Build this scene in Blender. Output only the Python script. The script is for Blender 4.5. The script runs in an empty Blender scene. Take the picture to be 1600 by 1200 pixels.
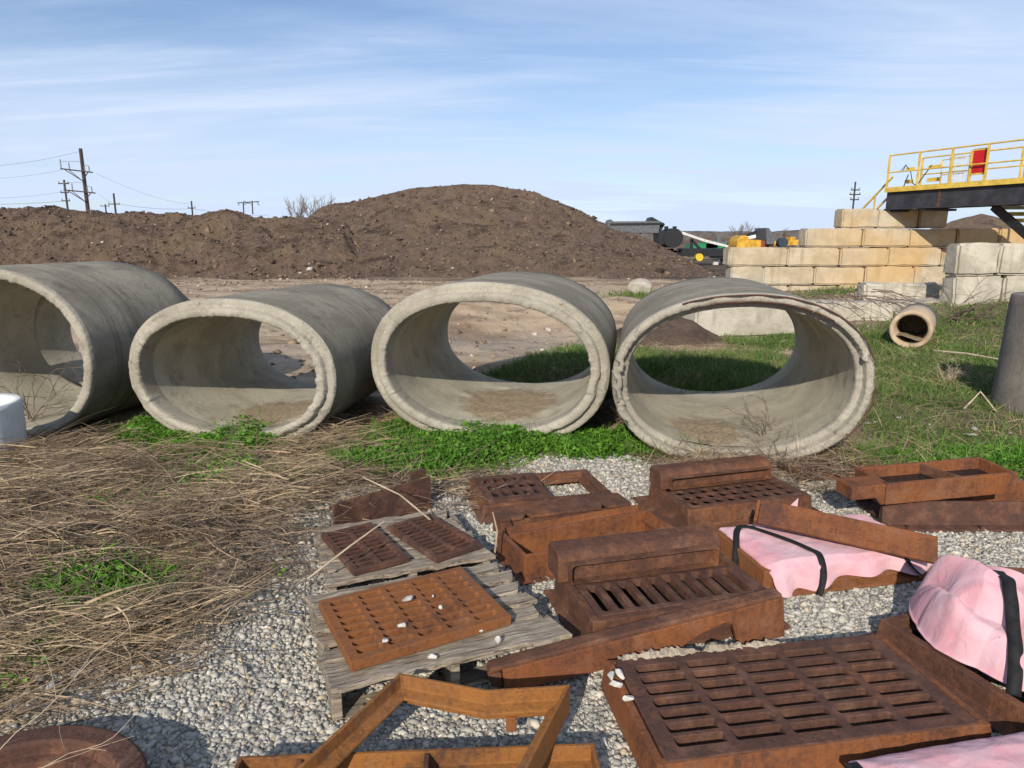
import bpy, bmesh, math, random
import numpy as np
from mathutils import Vector, Matrix

R = math.radians
random.seed(7)
rng = np.random.default_rng(7)
scene = bpy.context.scene
C = scene.collection

# ------------------------------------------------------------------ camera, sky, sun
FPX, PITCH, CAMH = 1080.0, R(11.8), 1.65
cam_d = bpy.data.cameras.new('camera')
cam_d.sensor_width = 36.0
cam_d.lens = 36.0 * FPX / 1600.0
cam_d.clip_start = 0.05
cam_d.clip_end = 6000
cam = bpy.data.objects.new('camera', cam_d)
cam.location = (0, 0, CAMH)
cam.rotation_euler = (R(90) - PITCH, 0, 0)
C.objects.link(cam)
scene.camera = cam

SUN_AZ, SUN_EL = R(16.5), R(28)          # light travels towards +Y, a little to +X
sun_d = bpy.data.lights.new('sun', 'SUN')
sun_d.energy = 4.9
sun_d.angle = R(0.5)
sun_d.color = (1.0, 0.92, 0.80)
sun = bpy.data.objects.new('sun', sun_d)
to_sun = Vector((-math.sin(SUN_AZ) * math.cos(SUN_EL), -math.cos(SUN_AZ) * math.cos(SUN_EL), math.sin(SUN_EL)))
sun.rotation_euler = to_sun.to_track_quat('Z', 'Y').to_euler()
sun.location = (-6, -20, 12)
C.objects.link(sun)

world = bpy.data.worlds.new('World')
scene.world = world
world.use_nodes = True
wn, wl = world.node_tree.nodes, world.node_tree.links
wn.clear()
w_out = wn.new('ShaderNodeOutputWorld')
w_bg = wn.new('ShaderNodeBackground')
w_bg.inputs['Strength'].default_value = 0.113
sky = wn.new('ShaderNodeTexSky')
sky.sky_type = 'NISHITA'
sky.sun_disc = False
sky.sun_elevation = SUN_EL
sky.sun_rotation = math.pi + SUN_AZ
sky.altitude = 100
sky.air_density = 1.0
sky.dust_density = 0.3
sky.ozone_density = 3.0
# thin cirrus on a high plane: direction projected to z = 1
tc = wn.new('ShaderNodeTexCoord')
sep = wn.new('ShaderNodeSeparateXYZ'); wl.new(tc.outputs['Generated'], sep.inputs[0])
mx = wn.new('ShaderNodeMath'); mx.operation = 'MAXIMUM'; mx.inputs[1].default_value = 0.03
wl.new(sep.outputs['Z'], mx.inputs[0])
ad = wn.new('ShaderNodeMath'); ad.operation = 'ADD'; ad.inputs[1].default_value = 0.10
wl.new(mx.outputs[0], ad.inputs[0])
dx = wn.new('ShaderNodeMath'); dx.operation = 'DIVIDE'
wl.new(sep.outputs['X'], dx.inputs[0]); wl.new(ad.outputs[0], dx.inputs[1])
dy = wn.new('ShaderNodeMath'); dy.operation = 'DIVIDE'
wl.new(sep.outputs['Y'], dy.inputs[0]); wl.new(ad.outputs[0], dy.inputs[1])
cb = wn.new('ShaderNodeCombineXYZ'); wl.new(dx.outputs[0], cb.inputs[0]); wl.new(dy.outputs[0], cb.inputs[1])


def cloud_layer(scale, rot, loc, detail, lo, hi):
    mp = wn.new('ShaderNodeMapping')
    mp.inputs['Rotation'].default_value = (0, 0, R(rot))
    mp.inputs['Scale'].default_value = scale
    mp.inputs['Location'].default_value = loc
    wl.new(cb.outputs[0], mp.inputs['Vector'])
    nz = wn.new('ShaderNodeTexNoise')
    nz.inputs['Scale'].default_value = 1.0
    nz.inputs['Detail'].default_value = detail
    nz.inputs['Roughness'].default_value = 0.58
    nz.inputs['Distortion'].default_value = 0.5
    wl.new(mp.outputs[0], nz.inputs['Vector'])
    mr = wn.new('ShaderNodeMapRange')
    mr.interpolation_type = 'SMOOTHSTEP'
    mr.inputs['From Min'].default_value = lo
    mr.inputs['From Max'].default_value = hi
    wl.new(nz.outputs['Fac'], mr.inputs['Value'])
    return mr.outputs['Result']


veil = cloud_layer((0.30, 0.75, 1), 14, (1.3, 0.4, 0), 8, 0.34, 0.68)
wisp = cloud_layer((0.45, 2.4, 1), 24, (4.0, 2.2, 0), 10, 0.45, 0.72)
m1 = wn.new('ShaderNodeMath'); m1.operation = 'MULTIPLY'; m1.inputs[1].default_value = 0.62
wl.new(veil, m1.inputs[0])
m2 = wn.new('ShaderNodeMath'); m2.operation = 'MULTIPLY'; m2.inputs[1].default_value = 0.42
wl.new(wisp, m2.inputs[0])
m3 = wn.new('ShaderNodeMath'); m3.operation = 'ADD'; m3.use_clamp = True
wl.new(m1.outputs[0], m3.inputs[0]); wl.new(m2.outputs[0], m3.inputs[1])
m4 = wn.new('ShaderNodeMath'); m4.operation = 'MULTIPLY_ADD'; m4.use_clamp = True; m4.inputs[1].default_value = 0.92; m4.inputs[2].default_value = 0.10
wl.new(m3.outputs[0], m4.inputs[0])
mixw = wn.new('ShaderNodeMixRGB')
mixw.inputs['Color2'].default_value = (5.5, 6.5, 8.3, 1)
hz = wn.new('ShaderNodeMapRange'); hz.interpolation_type = 'SMOOTHSTEP'
hz.inputs['From Min'].default_value = 0.0; hz.inputs['From Max'].default_value = 0.30; hz.inputs['To Min'].default_value = 0.55; hz.inputs['To Max'].default_value = 0.0
wl.new(sep.outputs['Z'], hz.inputs['Value'])
m5 = wn.new('ShaderNodeMath'); m5.operation = 'ADD'; m5.use_clamp = True
wl.new(m4.outputs[0], m5.inputs[0]); wl.new(hz.outputs[0], m5.inputs[1])
wl.new(m5.outputs[0], mixw.inputs['Fac'])
hs = wn.new('ShaderNodeHueSaturation'); hs.inputs['Hue'].default_value = 0.506; hs.inputs['Saturation'].default_value = 1.10; hs.inputs['Value'].default_value = 1.0
wl.new(sky.outputs[0], hs.inputs['Color']); wl.new(hs.outputs[0], mixw.inputs['Color1'])
wl.new(mixw.outputs[0], w_bg.inputs['Color'])
wl.new(w_bg.outputs[0], w_out.inputs['Surface'])

scene.view_settings.view_transform = 'Standard'
scene.view_settings.look = 'None'
scene.view_settings.exposure = 0.12
scene.view_settings.gamma = 1.0
try:
    scene.cycles.max_bounces = 6
    scene.cycles.diffuse_bounces = 3
    scene.cycles.use_denoising = True
except Exception:
    pass

# ------------------------------------------------------------------ measuring helpers
CP, SP = math.cos(PITCH), math.sin(PITCH)


def ray(u, v):
    x = (u - 800) / FPX; y = (600 - v) / FPX
    return np.array([x, CP + y * SP, -SP + y * CP])


def G(u, v, z=0.0):
    """point of the photograph on the level z (metres)"""
    d = ray(u, v); t = (z - CAMH) / d[2]
    return np.array([d[0] * t, d[1] * t, z])


def GY(u, v, Y):
    """point of the photograph at the distance Y (metres)"""
    d = ray(u, v); t = Y / d[1]
    return np.array([d[0] * t, Y, CAMH + d[2] * t])


def hash2(ix, iy, seed):
    n = (ix.astype(np.int64) * 374761393 + iy.astype(np.int64) * 668265263 + seed * 974711) & 0x7fffffff
    n = ((n ^ (n >> 13)) * 1274126177) & 0x7fffffff
    return ((n ^ (n >> 16)) & 0xffff) / 65535.0


def vnoise(x, y, seed=0):
    x = np.asarray(x, float); y = np.asarray(y, float)
    ix = np.floor(x); iy = np.floor(y)
    fx = x - ix; fy = y - iy
    fx = fx * fx * (3 - 2 * fx); fy = fy * fy * (3 - 2 * fy)
    a = hash2(ix, iy, seed); b = hash2(ix + 1, iy, seed)
    c = hash2(ix, iy + 1, seed); d = hash2(ix + 1, iy + 1, seed)
    return (a * (1 - fx) + b * fx) * (1 - fy) + (c * (1 - fx) + d * fx) * fy


def fbm(x, y, seed=0, oct=4, gain=0.5):
    s = 0; amp = 1; tot = 0; f = 1.0
    for k in range(oct):
        s = s + amp * vnoise(x * f + 17.3 * k, y * f - 9.1 * k, seed + k * 31)
        tot += amp; amp *= gain; f *= 2.03
    return s / tot


def smooth(a, b, x):
    t = np.clip((x - a) / (b - a), 0, 1)
    return t * t * (3 - 2 * t)


def poly_mask(X, Y, poly, soft=0.15, nz=0.25, nscale=2.2, seed=3):
    """1 inside the polygon, 0 outside, ragged edge"""
    P = np.array(poly, float)
    X = np.asarray(X, float); Y = np.asarray(Y, float)
    inside = np.zeros(X.shape, bool); dist = np.full(X.shape, 1e9)
    for i in range(len(P)):
        a, b = P[i], P[(i + 1) % len(P)]
        e = b - a
        t = np.clip(((X - a[0]) * e[0] + (Y - a[1]) * e[1]) / (e @ e + 1e-12), 0, 1)
        dist = np.minimum(dist, np.hypot(X - a[0] - t * e[0], Y - a[1] - t * e[1]))
        cross = ((a[1] > Y) != (b[1] > Y))
        with np.errstate(divide='ignore', invalid='ignore'):
            xi = e[0] * (Y - a[1]) / (e[1] if abs(e[1]) > 1e-9 else 1e-9) + a[0]
        inside ^= cross & (X < xi)
    sd = np.where(inside, dist, -dist)
    sd = sd + (fbm(X * nscale, Y * nscale, seed, 4) - 0.5) * 2 * nz
    return smooth(-soft, soft, sd)


# ------------------------------------------------------------------ object helpers
def tag(o, label=None, cat=None, group=None, kind=None):
    if label: o['label'] = label
    if cat: o['category'] = cat
    if group: o['group'] = group
    if kind: o['kind'] = kind
    return o


def thing(name, label, cat, loc=(0, 0, 0), rotz=0.0, group=None, rot=None):
    o = bpy.data.objects.new(name, None)
    o.empty_display_size = 0.1
    C.objects.link(o)
    o.location = loc
    o.rotation_euler = rot if rot else (0, 0, rotz)
    return tag(o, label, cat, group)


def link_mesh(name, me, mat=None, parent=None, loc=None, rotz=0.0, rot=None, bevel=0.0, seg=2, smooth_sh=False, solid=0.0):
    if mat: me.materials.append(mat)
    if smooth_sh:
        me.polygons.foreach_set('use_smooth', np.ones(len(me.polygons), bool))
    o = bpy.data.objects.new(name, me)
    C.objects.link(o)
    if parent: o.parent = parent
    if loc is not None: o.location = loc
    o.rotation_euler = rot if rot else (0, 0, rotz)
    if solid:
        m = o.modifiers.new('solid', 'SOLIDIFY'); m.thickness = solid; m.offset = -1
    if bevel:
        m = o.modifiers.new('bevel', 'BEVEL'); m.width = bevel; m.segments = seg
        m.limit_method = 'ANGLE'; m.angle_limit = R(35); m.harden_normals = False
    return o


class MB:
    """collects shapes for ONE mesh"""
    def __init__(s): s.v = []; s.f = []

    def add(s, V, F):
        n = len(s.v)
        s.v += [tuple(map(float, p)) for p in V]
        s.f += [tuple(i + n for i in f) for f in F]
        return s

    def box(s, x0, x1, y0, y1, z0, z1):
        V = [(x, y, z) for z in (z0, z1) for y in (y0, y1) for x in (x0, x1)]
        return s.add(V, [(0, 2, 3, 1), (4, 5, 7, 6), (0, 1, 5, 4), (2, 6, 7, 3), (0, 4, 6, 2), (1, 3, 7, 5)])

    def bar(s, a, b, w, h, up=(0, 0, 1)):
        a = Vector(a); b = Vector(b); d = (b - a).normalized()
        r = d.cross(Vector(up))
        if r.length < 1e-4: r = d.cross(Vector((1, 0, 0)))
        r.normalize(); u = r.cross(d)
        V = []
        for p in (a, b):
            for (i, j) in ((-1, -1), (1, -1), (1, 1), (-1, 1)):
                V.append(p + r * (i * w / 2) + u * (j * h / 2))
        return s.add(V, [(0, 3, 2, 1), (4, 5, 6, 7), (0, 1, 5, 4), (1, 2, 6, 5), (2, 3, 7, 6), (3, 0, 4, 7)])

    def tube(s, pts, r, n=8, caps=True):
        pts = [Vector(p) for p in pts]
        rr = r if isinstance(r, (list, tuple)) else [r] * len(pts)
        V = []
        ref = None
        for i, p in enumerate(pts):
            d = (pts[min(i + 1, len(pts) - 1)] - pts[max(i - 1, 0)]).normalized()
            if ref is None:
                ref = d.cross(Vector((0, 0, 1)))
                if ref.length < 0.05: ref = d.cross(Vector((1, 0, 0)))
            a = (ref - d * ref.dot(d)).normalized(); ref = a
            b = d.cross(a)
            for k in range(n):
                t = 2 * math.pi * k / n
                V.append(p + (a * math.cos(t) + b * math.sin(t)) * rr[i])
        F = []
        for i in range(len(pts) - 1):
            for k in range(n):
                F.append((i * n + k, i * n + (k + 1) % n, (i + 1) * n + (k + 1) % n, (i + 1) * n + k))
        if caps:
            F.append(tuple(reversed(range(n))))
            F.append(tuple((len(pts) - 1) * n + k for k in range(n)))
        return s.add(V, F)

    def prism(s, poly, a0, a1, axis='x'):
        """closed polygon extruded along an axis; poly is (y,z) for x, (x,z) for y, (x,y) for z"""
        n = len(poly); V = []
        for a in (a0, a1):
            for (p, q) in poly:
                V.append((a, p, q) if axis == 'x' else ((p, a, q) if axis == 'y' else (p, q, a)))
        F = [tuple(reversed(range(n))), tuple(range(n, 2 * n))]
        for k in range(n):
            F.append((k, (k + 1) % n, n + (k + 1) % n, n + k))
        return s.add(V, F)

    def sweep(s, pts, prof, closed=False):
        """profile of (outward, z) carried along a plan path with mitred corners (outward = right of travel)"""
        pts = [np.array(p, float) for p in pts]
        n = len(pts); m = len(prof); V = []
        for i, p in enumerate(pts):
            if closed: a, b = pts[i - 1], pts[(i + 1) % n]
            else: a, b = pts[max(i - 1, 0)], pts[min(i + 1, n - 1)]
            d1 = (p - a)[:2]; d2 = (b - p)[:2]
            if np.linalg.norm(d1) < 1e-9: d1 = d2
            if np.linalg.norm(d2) < 1e-9: d2 = d1
            d1 = d1 / np.linalg.norm(d1); d2 = d2 / np.linalg.norm(d2)
            n1 = np.array([d1[1], -d1[0]]); n2 = np.array([d2[1], -d2[0]])
            mt = n1 + n2; mt = mt / max(mt @ n1, 0.2) if np.linalg.norm(mt) > 1e-6 else n1
            for (o, z) in prof:
                V.append((p[0] + mt[0] * o, p[1] + mt[1] * o, p[2] + z))
        F = []
        for i in range(n if closed else n - 1):
            j = (i + 1) % n
            for k in range(m):
                l = (k + 1) % m
                F.append((i * m + k, j * m + k, j * m + l, i * m + l))
        if not closed:
            F.append(tuple(range(m))); F.append(tuple((n - 1) * m + k for k in reversed(range(m))))
        return s.add(V, F)

    def lathe(s, prof, n=48, closed=True):
        V = []
        for (r, z) in prof:
            for k in range(n):
                t = 2 * math.pi * k / n
                V.append((r * math.cos(t), r * math.sin(t), z))
        m = len(prof); F = []
        for i in range(m if closed else m - 1):
            j = (i + 1) % m
            for k in range(n):
                F.append((i * n + k, i * n + (k + 1) % n, j * n + (k + 1) % n, j * n + k))
        return s.add(V, F)

    def grate(s, xs, ys, z0, z1, margin, slot, arc=5, taper=0.86, cells=None, rnd=0.7):
        """plate with rounded slots: xs, ys cell edges; slot = fraction of each cell (fx, fy)"""
        X0, X1, Y0, Y1 = xs[0], xs[-1], ys[0], ys[-1]
        for i in range(len(xs) - 1):
            for j in range(len(ys) - 1):
                x0, x1, y0, y1 = xs[i], xs[i + 1], ys[j], ys[j + 1]
                cx, cy = (x0 + x1) / 2, (y0 + y1) / 2
                a, b = (x1 - x0) / 2 * slot[0], (y1 - y0) / 2 * slot[1]
                if cells and (i, j) in cells:
                    s.add([(x0, y0, z1), (x1, y0, z1), (x1, y1, z1), (x0, y1, z1)], [(0, 1, 2, 3)]); continue
                r = min(a, b) * rnd
                cor = [(x1, y1), (x0, y1), (x0, y0), (x1, y0)]
                sg = [(1, 1), (-1, 1), (-1, -1), (1, -1)]
                for (z, tp, flip) in ((z1, 1.0, False), (z0, taper, True)):
                    V = [(p[0], p[1], z) for p in cor]; F = []
                    for q in range(4):
                        for k in range(arc + 1):
                            t = math.pi / 2 * (q + k / arc)
                            V.append((cx + (sg[q][0] * (a - r) + r * math.cos(t)) * (1 if tp == 1 else 0.97),
                                      cy + (sg[q][1] * (b - r) + r * math.sin(t)) * tp, z))
                    st = lambda q: 4 + q * (arc + 1)
                    for q in range(4):
                        for k in range(arc):
                            F.append((q, st(q) + k + 1, st(q) + k))
                        q2 = (q + 1) % 4
                        F.append((q, q2, st(q2), st(q) + arc))
                    if not flip: F = [tuple(reversed(f)) for f in F]
                    n0 = len(s.v); s.add(V, F)
                    if not flip: top = n0
                    else: bot = n0
                m = 4 * (arc + 1)
                for k in range(m):
                    s.f.append((top + 4 + k, top + 4 + (k + 1) % m, bot + 4 + (k + 1) % m, bot + 4 + k))
        M = margin
        for z, fl in ((z1, False), (z0, True)):
            V = [(X0, Y0, z), (X1, Y0, z), (X1, Y1, z), (X0, Y1, z), (X0 - M, Y0 - M, z), (X1 + M, Y0 - M, z), (X1 + M, Y1 + M, z), (X0 - M, Y1 + M, z)]
            F = [(4, 5, 1, 0), (5, 6, 2, 1), (6, 7, 3, 2), (7, 4, 0, 3)]
            if fl: F = [tuple(reversed(f)) for f in F]
            s.add(V, F)
        V = [(x, y, z) for z in (z0, z1) for (x, y) in ((X0 - M, Y0 - M), (X1 + M, Y0 - M), (X1 + M, Y1 + M), (X0 - M, Y1 + M))]
        return s.add(V, [(0, 1, 5, 4), (1, 2, 6, 5), (2, 3, 7, 6), (3, 0, 4, 7)])

    def jitter(s, amp, scale=20, seed=1):
        V = np.array(s.v)
        for k in range(3):
            V[:, k] += (vnoise(V[:, 0] * scale + 7 * k + V[:, 2] * scale * 0.7, V[:, 1] * scale - 3 * k + V[:, 2] * scale, seed + k) - 0.5) * 2 * amp
        s.v = [tuple(p) for p in V]
        return s

    def build(s, name, mat=None, parent=None, **kw):
        me = bpy.data.meshes.new(name)
        me.from_pydata(s.v, [], s.f)
        bm = bmesh.new(); bm.from_mesh(me)
        bmesh.ops.remove_doubles(bm, verts=bm.verts, dist=1e-5)
        bmesh.ops.recalc_face_normals(bm, faces=bm.faces)
        bm.to_mesh(me); bm.free()
        return link_mesh(name, me, mat, parent, **kw)


def np_mesh(name, V, F):
    """fast mesh from arrays (all faces with the same number of corners)"""
    V = np.ascontiguousarray(V, np.float32); F = np.ascontiguousarray(F, np.int32)
    k = F.shape[1]
    me = bpy.data.meshes.new(name)
    me.vertices.add(len(V)); me.vertices.foreach_set('co', V.ravel())
    me.loops.add(F.size); me.loops.foreach_set('vertex_index', F.ravel())
    me.polygons.add(len(F))
    me.polygons.foreach_set('loop_start', np.arange(0, F.size, k, dtype=np.int32))
    me.polygons.foreach_set('loop_total', np.full(len(F), k, np.int32))
    me.update(calc_edges=True)
    return me


def grid_faces(nx, ny):
    i, j = np.meshgrid(np.arange(nx - 1), np.arange(ny - 1), indexing='ij')
    a = (i * ny + j).ravel()
    return np.stack([a, a + ny, a + ny + 1, a + 1], 1)


def shell_mesh(name, V, F):
    me = np_mesh(name, V, F)
    bm = bmesh.new(); bm.from_mesh(me)
    bmesh.ops.recalc_face_normals(bm, faces=bm.faces)
    bm.to_mesh(me); bm.free()
    return me


def set_attr(me, name, vals):
    at = me.attributes.new(name, 'FLOAT', 'POINT')
    at.data.foreach_set('value', np.ascontiguousarray(vals, np.float32).ravel())


# ------------------------------------------------------------------ materials
class NT:
    """short hand for building one node material"""
    def __init__(s, name):
        s.m = bpy.data.materials.new(name); s.m.use_nodes = True
        s.t = s.m.node_tree; s.n = s.t.nodes; s.l = s.t.links
        s.n.clear()
        s.out = s.n.new('ShaderNodeOutputMaterial'); s.b = s.n.new('ShaderNodeBsdfPrincipled')
        s.l.new(s.b.outputs[0], s.out.inputs['Surface'])
        s.b.inputs['Roughness'].default_value = 0.9
        s.b.inputs['Specular IOR Level'].default_value = 0.25
        s.tc = s.n.new('ShaderNodeTexCoord')

    def coord(s, kind='Object', scale=(1, 1, 1), rnd=True, rot=(0, 0, 0)):
        mp = s.n.new('ShaderNodeMapping'); mp.inputs['Scale'].default_value = scale
        mp.inputs['Rotation'].default_value = rot
        if kind == 'World':
            g = s.n.new('ShaderNodeNewGeometry'); src = g.outputs['Position']
        else:
            src = s.tc.outputs[kind]
        if rnd and kind != 'World':
            oi = s.n.new('ShaderNodeObjectInfo')
            mu = s.n.new('ShaderNodeMath'); mu.operation = 'MULTIPLY'; mu.inputs[1].default_value = 37.0
            s.l.new(oi.outputs['Random'], mu.inputs[0])
            va = s.n.new('ShaderNodeVectorMath'); va.operation = 'ADD'
            s.l.new(src, va.inputs[0]); s.l.new(mu.outputs[0], va.inputs[1]); src = va.outputs[0]
        s.l.new(src, mp.inputs['Vector'])
        return mp.outputs[0]

    def noise(s, vec, scale, detail=6, rough=0.6, dist=0.0):
        n = s.n.new('ShaderNodeTexNoise')
        n.inputs['Scale'].default_value = scale; n.inputs['Detail'].default_value = detail
        n.inputs['Roughness'].default_value = rough; n.inputs['Distortion'].default_value = dist
        s.l.new(vec, n.inputs['Vector'])
        return n.outputs['Fac']

    def vor(s, vec, scale, feature='F1', out='Distance'):
        n = s.n.new('ShaderNodeTexVoronoi'); n.feature = feature
        n.inputs['Scale'].default_value = scale
        s.l.new(vec, n.inputs['Vector'])
        return n.outputs[out]

    def ramp(s, fac, stops):
        n = s.n.new('ShaderNodeValToRGB')
        cr = n.color_ramp
        while len(cr.elements) < len(stops): cr.elements.new(0.5)
        for e, (p, c) in zip(cr.elements, stops):
            e.position = p; e.color = (c[0], c[1], c[2], 1) if not isinstance(c, (int, float)) else (c, c, c, 1)
        s.l.new(fac, n.inputs[0])
        return n.outputs['Color']

    def mix(s, a, b, fac, mode='MIX'):
        n = s.n.new('ShaderNodeMixRGB'); n.blend_type = mode
        for k, x in (('Color1', a), ('Color2', b), ('Fac', fac)):
            if isinstance(x, (int, float)): n.inputs[k].default_value = x if k == 'Fac' else (x, x, x, 1)
            elif isinstance(x, tuple): n.inputs[k].default_value = (*x[:3], 1)
            else: s.l.new(x, n.inputs[k])
        return n.outputs[0]

    def rng(s, val, a, b, c=0.0, d=1.0):
        n = s.n.new('ShaderNodeMapRange'); n.interpolation_type = 'SMOOTHSTEP'
        n.inputs['From Min'].default_value = a; n.inputs['From Max'].default_value = b
        n.inputs['To Min'].default_value = c; n.inputs['To Max'].default_value = d
        s.l.new(val, n.inputs['Value'])
        return n.outputs['Result']

    def math(s, op, a, b=0.0):
        n = s.n.new('ShaderNodeMath'); n.operation = op
        for i, x in enumerate((a, b)):
            if isinstance(x, (int, float)): n.inputs[i].default_value = x
            else: s.l.new(x, n.inputs[i])
        return n.outputs[0]

    def attr(s, name, out='Fac'):
        n = s.n.new('ShaderNodeAttribute'); n.attribute_name = name
        return n.outputs[out]

    def island(s):
        g = s.n.new('ShaderNodeNewGeometry'); return g.outputs['Random Per Island']

    def bump(s, h, strength=0.4, dist=0.01, base=None):
        n = s.n.new('ShaderNodeBump'); n.inputs['Strength'].default_value = strength
        n.inputs['Distance'].default_value = dist
        s.l.new(h, n.inputs['Height'])
        if base is not None: s.l.new(base, n.inputs['Normal'])
        return n.outputs[0]

    def done(s, col, rough=None, normal=None):
        if isinstance(col, tuple): s.b.inputs['Base Color'].default_value = (*col[:3], 1)
        else: s.l.new(col, s.b.inputs['Base Color'])
        if rough is not None:
            if isinstance(rough, (int, float)): s.b.inputs['Roughness'].default_value = rough
            else: s.l.new(rough, s.b.inputs['Roughness'])
        if normal is not None: s.l.new(normal, s.b.inputs['Normal'])
        return s.m


def mat_rust(name, orange=0.3, dark=(0.062, 0.031, 0.022), mid=(0.128, 0.056, 0.033), org=(0.250, 0.095, 0.032), specks=0.35):
    t = NT(name); v = t.coord()
    n1 = t.noise(v, 2.6, 6, 0.55, 0.2); n2 = t.noise(v, 45, 8, 0.72); n3 = t.noise(v, 190, 4, 0.7); n4 = t.noise(v, 11, 6, 0.6)
    base = t.mix(dark, mid, t.rng(t.math('ADD', t.math('MULTIPLY', n2, 0.5), t.math('MULTIPLY', n4, 0.5)), 0.30, 0.70))
    vs = t.coord(scale=(16, 16, 1.2)); run = t.noise(vs, 2.5, 5, 0.6)
    o = t.math('ADD', t.math('ADD', t.math('MULTIPLY', n1, 0.45), t.math('MULTIPLY', n2, 0.22)), t.math('ADD', t.math('MULTIPLY', run, 0.18), t.math('MULTIPLY', n4, 0.15)))
    of = t.rng(o, 0.55 - orange * 0.30, 0.74 - orange * 0.30)
    c = t.mix(base, org, t.math('MULTIPLY', of, 0.85))
    c = t.mix(c, tuple(x * 1.15 for x in mid), t.math('MULTIPLY', t.rng(n4, 0.48, 0.70), 0.50))
    pit = t.math('MULTIPLY', t.rng(t.noise(v, 130, 6, 0.8), 0.56, 0.64), t.rng(t.noise(v, 7, 4, 0.6), 0.50, 0.64))
    c = t.mix(c, (0.030, 0.015, 0.011), t.math('MULTIPLY', pit, 0.85))
    c = t.mix(c, (0.026, 0.013, 0.010), t.math('MULTIPLY', t.rng(t.noise(v, 75, 6, 0.78), 0.58, 0.70), 0.6))
    c = t.mix(c, tuple(min(1, x * 1.5) for x in org), t.math('MULTIPLY', t.rng(n3, 0.60, 0.75), 0.30))
    sand = t.rng(t.noise(v, 110, 5, 0.7), 0.68, 0.74)
    sm = t.math('MULTIPLY', sand, t.rng(t.noise(v, 5, 3), 0.50, 0.62))
    c = t.mix(c, (0.33, 0.26, 0.18), t.math('MULTIPLY', sm, specks * 2))
    vz = t.n.new('ShaderNodeTexVoronoi'); vz.inputs['Scale'].default_value = 70; t.l.new(v, vz.inputs['Vector'])
    sv = t.n.new('ShaderNodeSeparateXYZ'); t.l.new(vz.outputs['Color'], sv.inputs[0])
    fl = t.math('MULTIPLY', t.rng(sv.outputs['X'], 0.55, 0.62), t.rng(n4, 0.42, 0.58))
    c = t.mix(c, t.mix((0.034, 0.017, 0.013), (0.20, 0.075, 0.030), sv.outputs['Y']), t.math('MULTIPLY', fl, 0.26))
    dust = t.math('MULTIPLY', t.rng(t.noise(v, 5.5, 7, 0.7), 0.50, 0.70), 0.22)
    c = t.mix(c, (0.25, 0.175, 0.12), dust)
    hgt = t.math('ADD', t.math('ADD', n2, t.math('MULTIPLY', n3, 0.6)), t.math('MULTIPLY', fl, -0.5))
    nb = t.bump(hgt, 0.8, 0.006)
    return t.done(c, t.rng(n2, 0.3, 0.7, 0.60, 0.92), nb)


def mat_concrete(name, a=(0.30, 0.28, 0.235), b=(0.40, 0.375, 0.32), stain=(0.16, 0.145, 0.12), st=0.5, ochre=0.0, ochre_x=None, scale=1.0, streak=True, agg=0.0, mud=False, bands=False):
    t = NT(name); v = t.coord(rnd=True)
    n1 = t.noise(v, 2.2 * scale, 7, 0.6, 0.4); n2 = t.noise(v, 22 * scale, 7, 0.7); n3 = t.noise(v, 140 * scale, 3, 0.6)
    c = t.mix(a, b, t.rng(n1, 0.35, 0.65))
    c = t.mix(c, tuple(x * 0.7 for x in a), t.math('MULTIPLY', t.rng(n2, 0.52, 0.72), 0.5))
    if streak:
        vs = t.coord('World', scale=(3.5, 3.5, 0.35))
        c = t.mix(c, stain, t.math('MULTIPLY', t.rng(t.noise(vs, 1.4, 7, 0.65), 0.52, 0.74), st))
    else:
        c = t.mix(c, stain, t.math('MULTIPLY', t.rng(t.noise(v, 5, 7, 0.65), 0.52, 0.74), st))
    if ochre:
        g = t.coord('World')
        f = t.rng(t.noise(g, 0.33, 5, 0.6, 0.5), 0.40, 0.60)
        sx = t.n.new('ShaderNodeSeparateXYZ'); t.l.new(g, sx.inputs[0])
        f = t.math('MULTIPLY', t.math('ADD', f, t.rng(sx.outputs['X'], 8.6, 13.0, -0.45, 0.40)), ochre)
        f = t.math('MINIMUM', t.math('MAXIMUM', f, 0.0), 0.95)
        och = t.mix((0.44, 0.25, 0.075), (0.50, 0.345, 0.15), t.noise(g, 1.7, 6, 0.7))
        c = t.mix(c, och, f)
    if agg:
        vd = t.vor(v, 75, 'F1', 'Distance'); vc = t.vor(v, 75, 'F1', 'Color')
        c = t.mix(c, t.mix((0.16, 0.135, 0.11), (0.46, 0.42, 0.35), vc), t.math('MULTIPLY', t.rng(vd, 0.55, 0.2), agg))
    if bands:
        bd = t.noise(t.coord(scale=(0.25, 7, 0.25)), 1.6, 8, 0.72)
        c = t.mix(c, tuple(x * 0.55 for x in a), t.math('MULTIPLY', t.rng(bd, 0.50, 0.66), 0.6))
        c = t.mix(c, (0.40, 0.375, 0.32), t.math('MULTIPLY', t.rng(t.noise(v, 13, 6, 0.75), 0.60, 0.70), 0.5))
        holes = t.rng(t.vor(v, 26), 0.035, 0.07)
        c = t.mix((0.05, 0.045, 0.04), c, holes)
    if mud:
        am = t.math('ADD', t.attr('mud'), t.math('MULTIPLY', t.math('SUBTRACT', t.noise(v, 9, 7, 0.7), 0.5), 1.1))
        mcol = t.mix((0.20, 0.145, 0.095), (0.38, 0.295, 0.20), t.rng(t.noise(v, 30, 7, 0.75), 0.35, 0.65))
        c = t.mix(c, mcol, t.math('MULTIPLY', t.rng(am, 0.38, 0.62), 0.92))
    pits = t.rng(t.vor(v, 34 * scale), 0.02, 0.12)
    h = t.math('ADD', t.math('MULTIPLY', n2, 0.8), t.math('MULTIPLY', n3, 0.45))
    h = t.math('ADD', h, t.math('MULTIPLY', pits, 0.25))
    nb = t.bump(h, 0.75, 0.014)
    return t.done(c, 0.92, nb)


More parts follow.
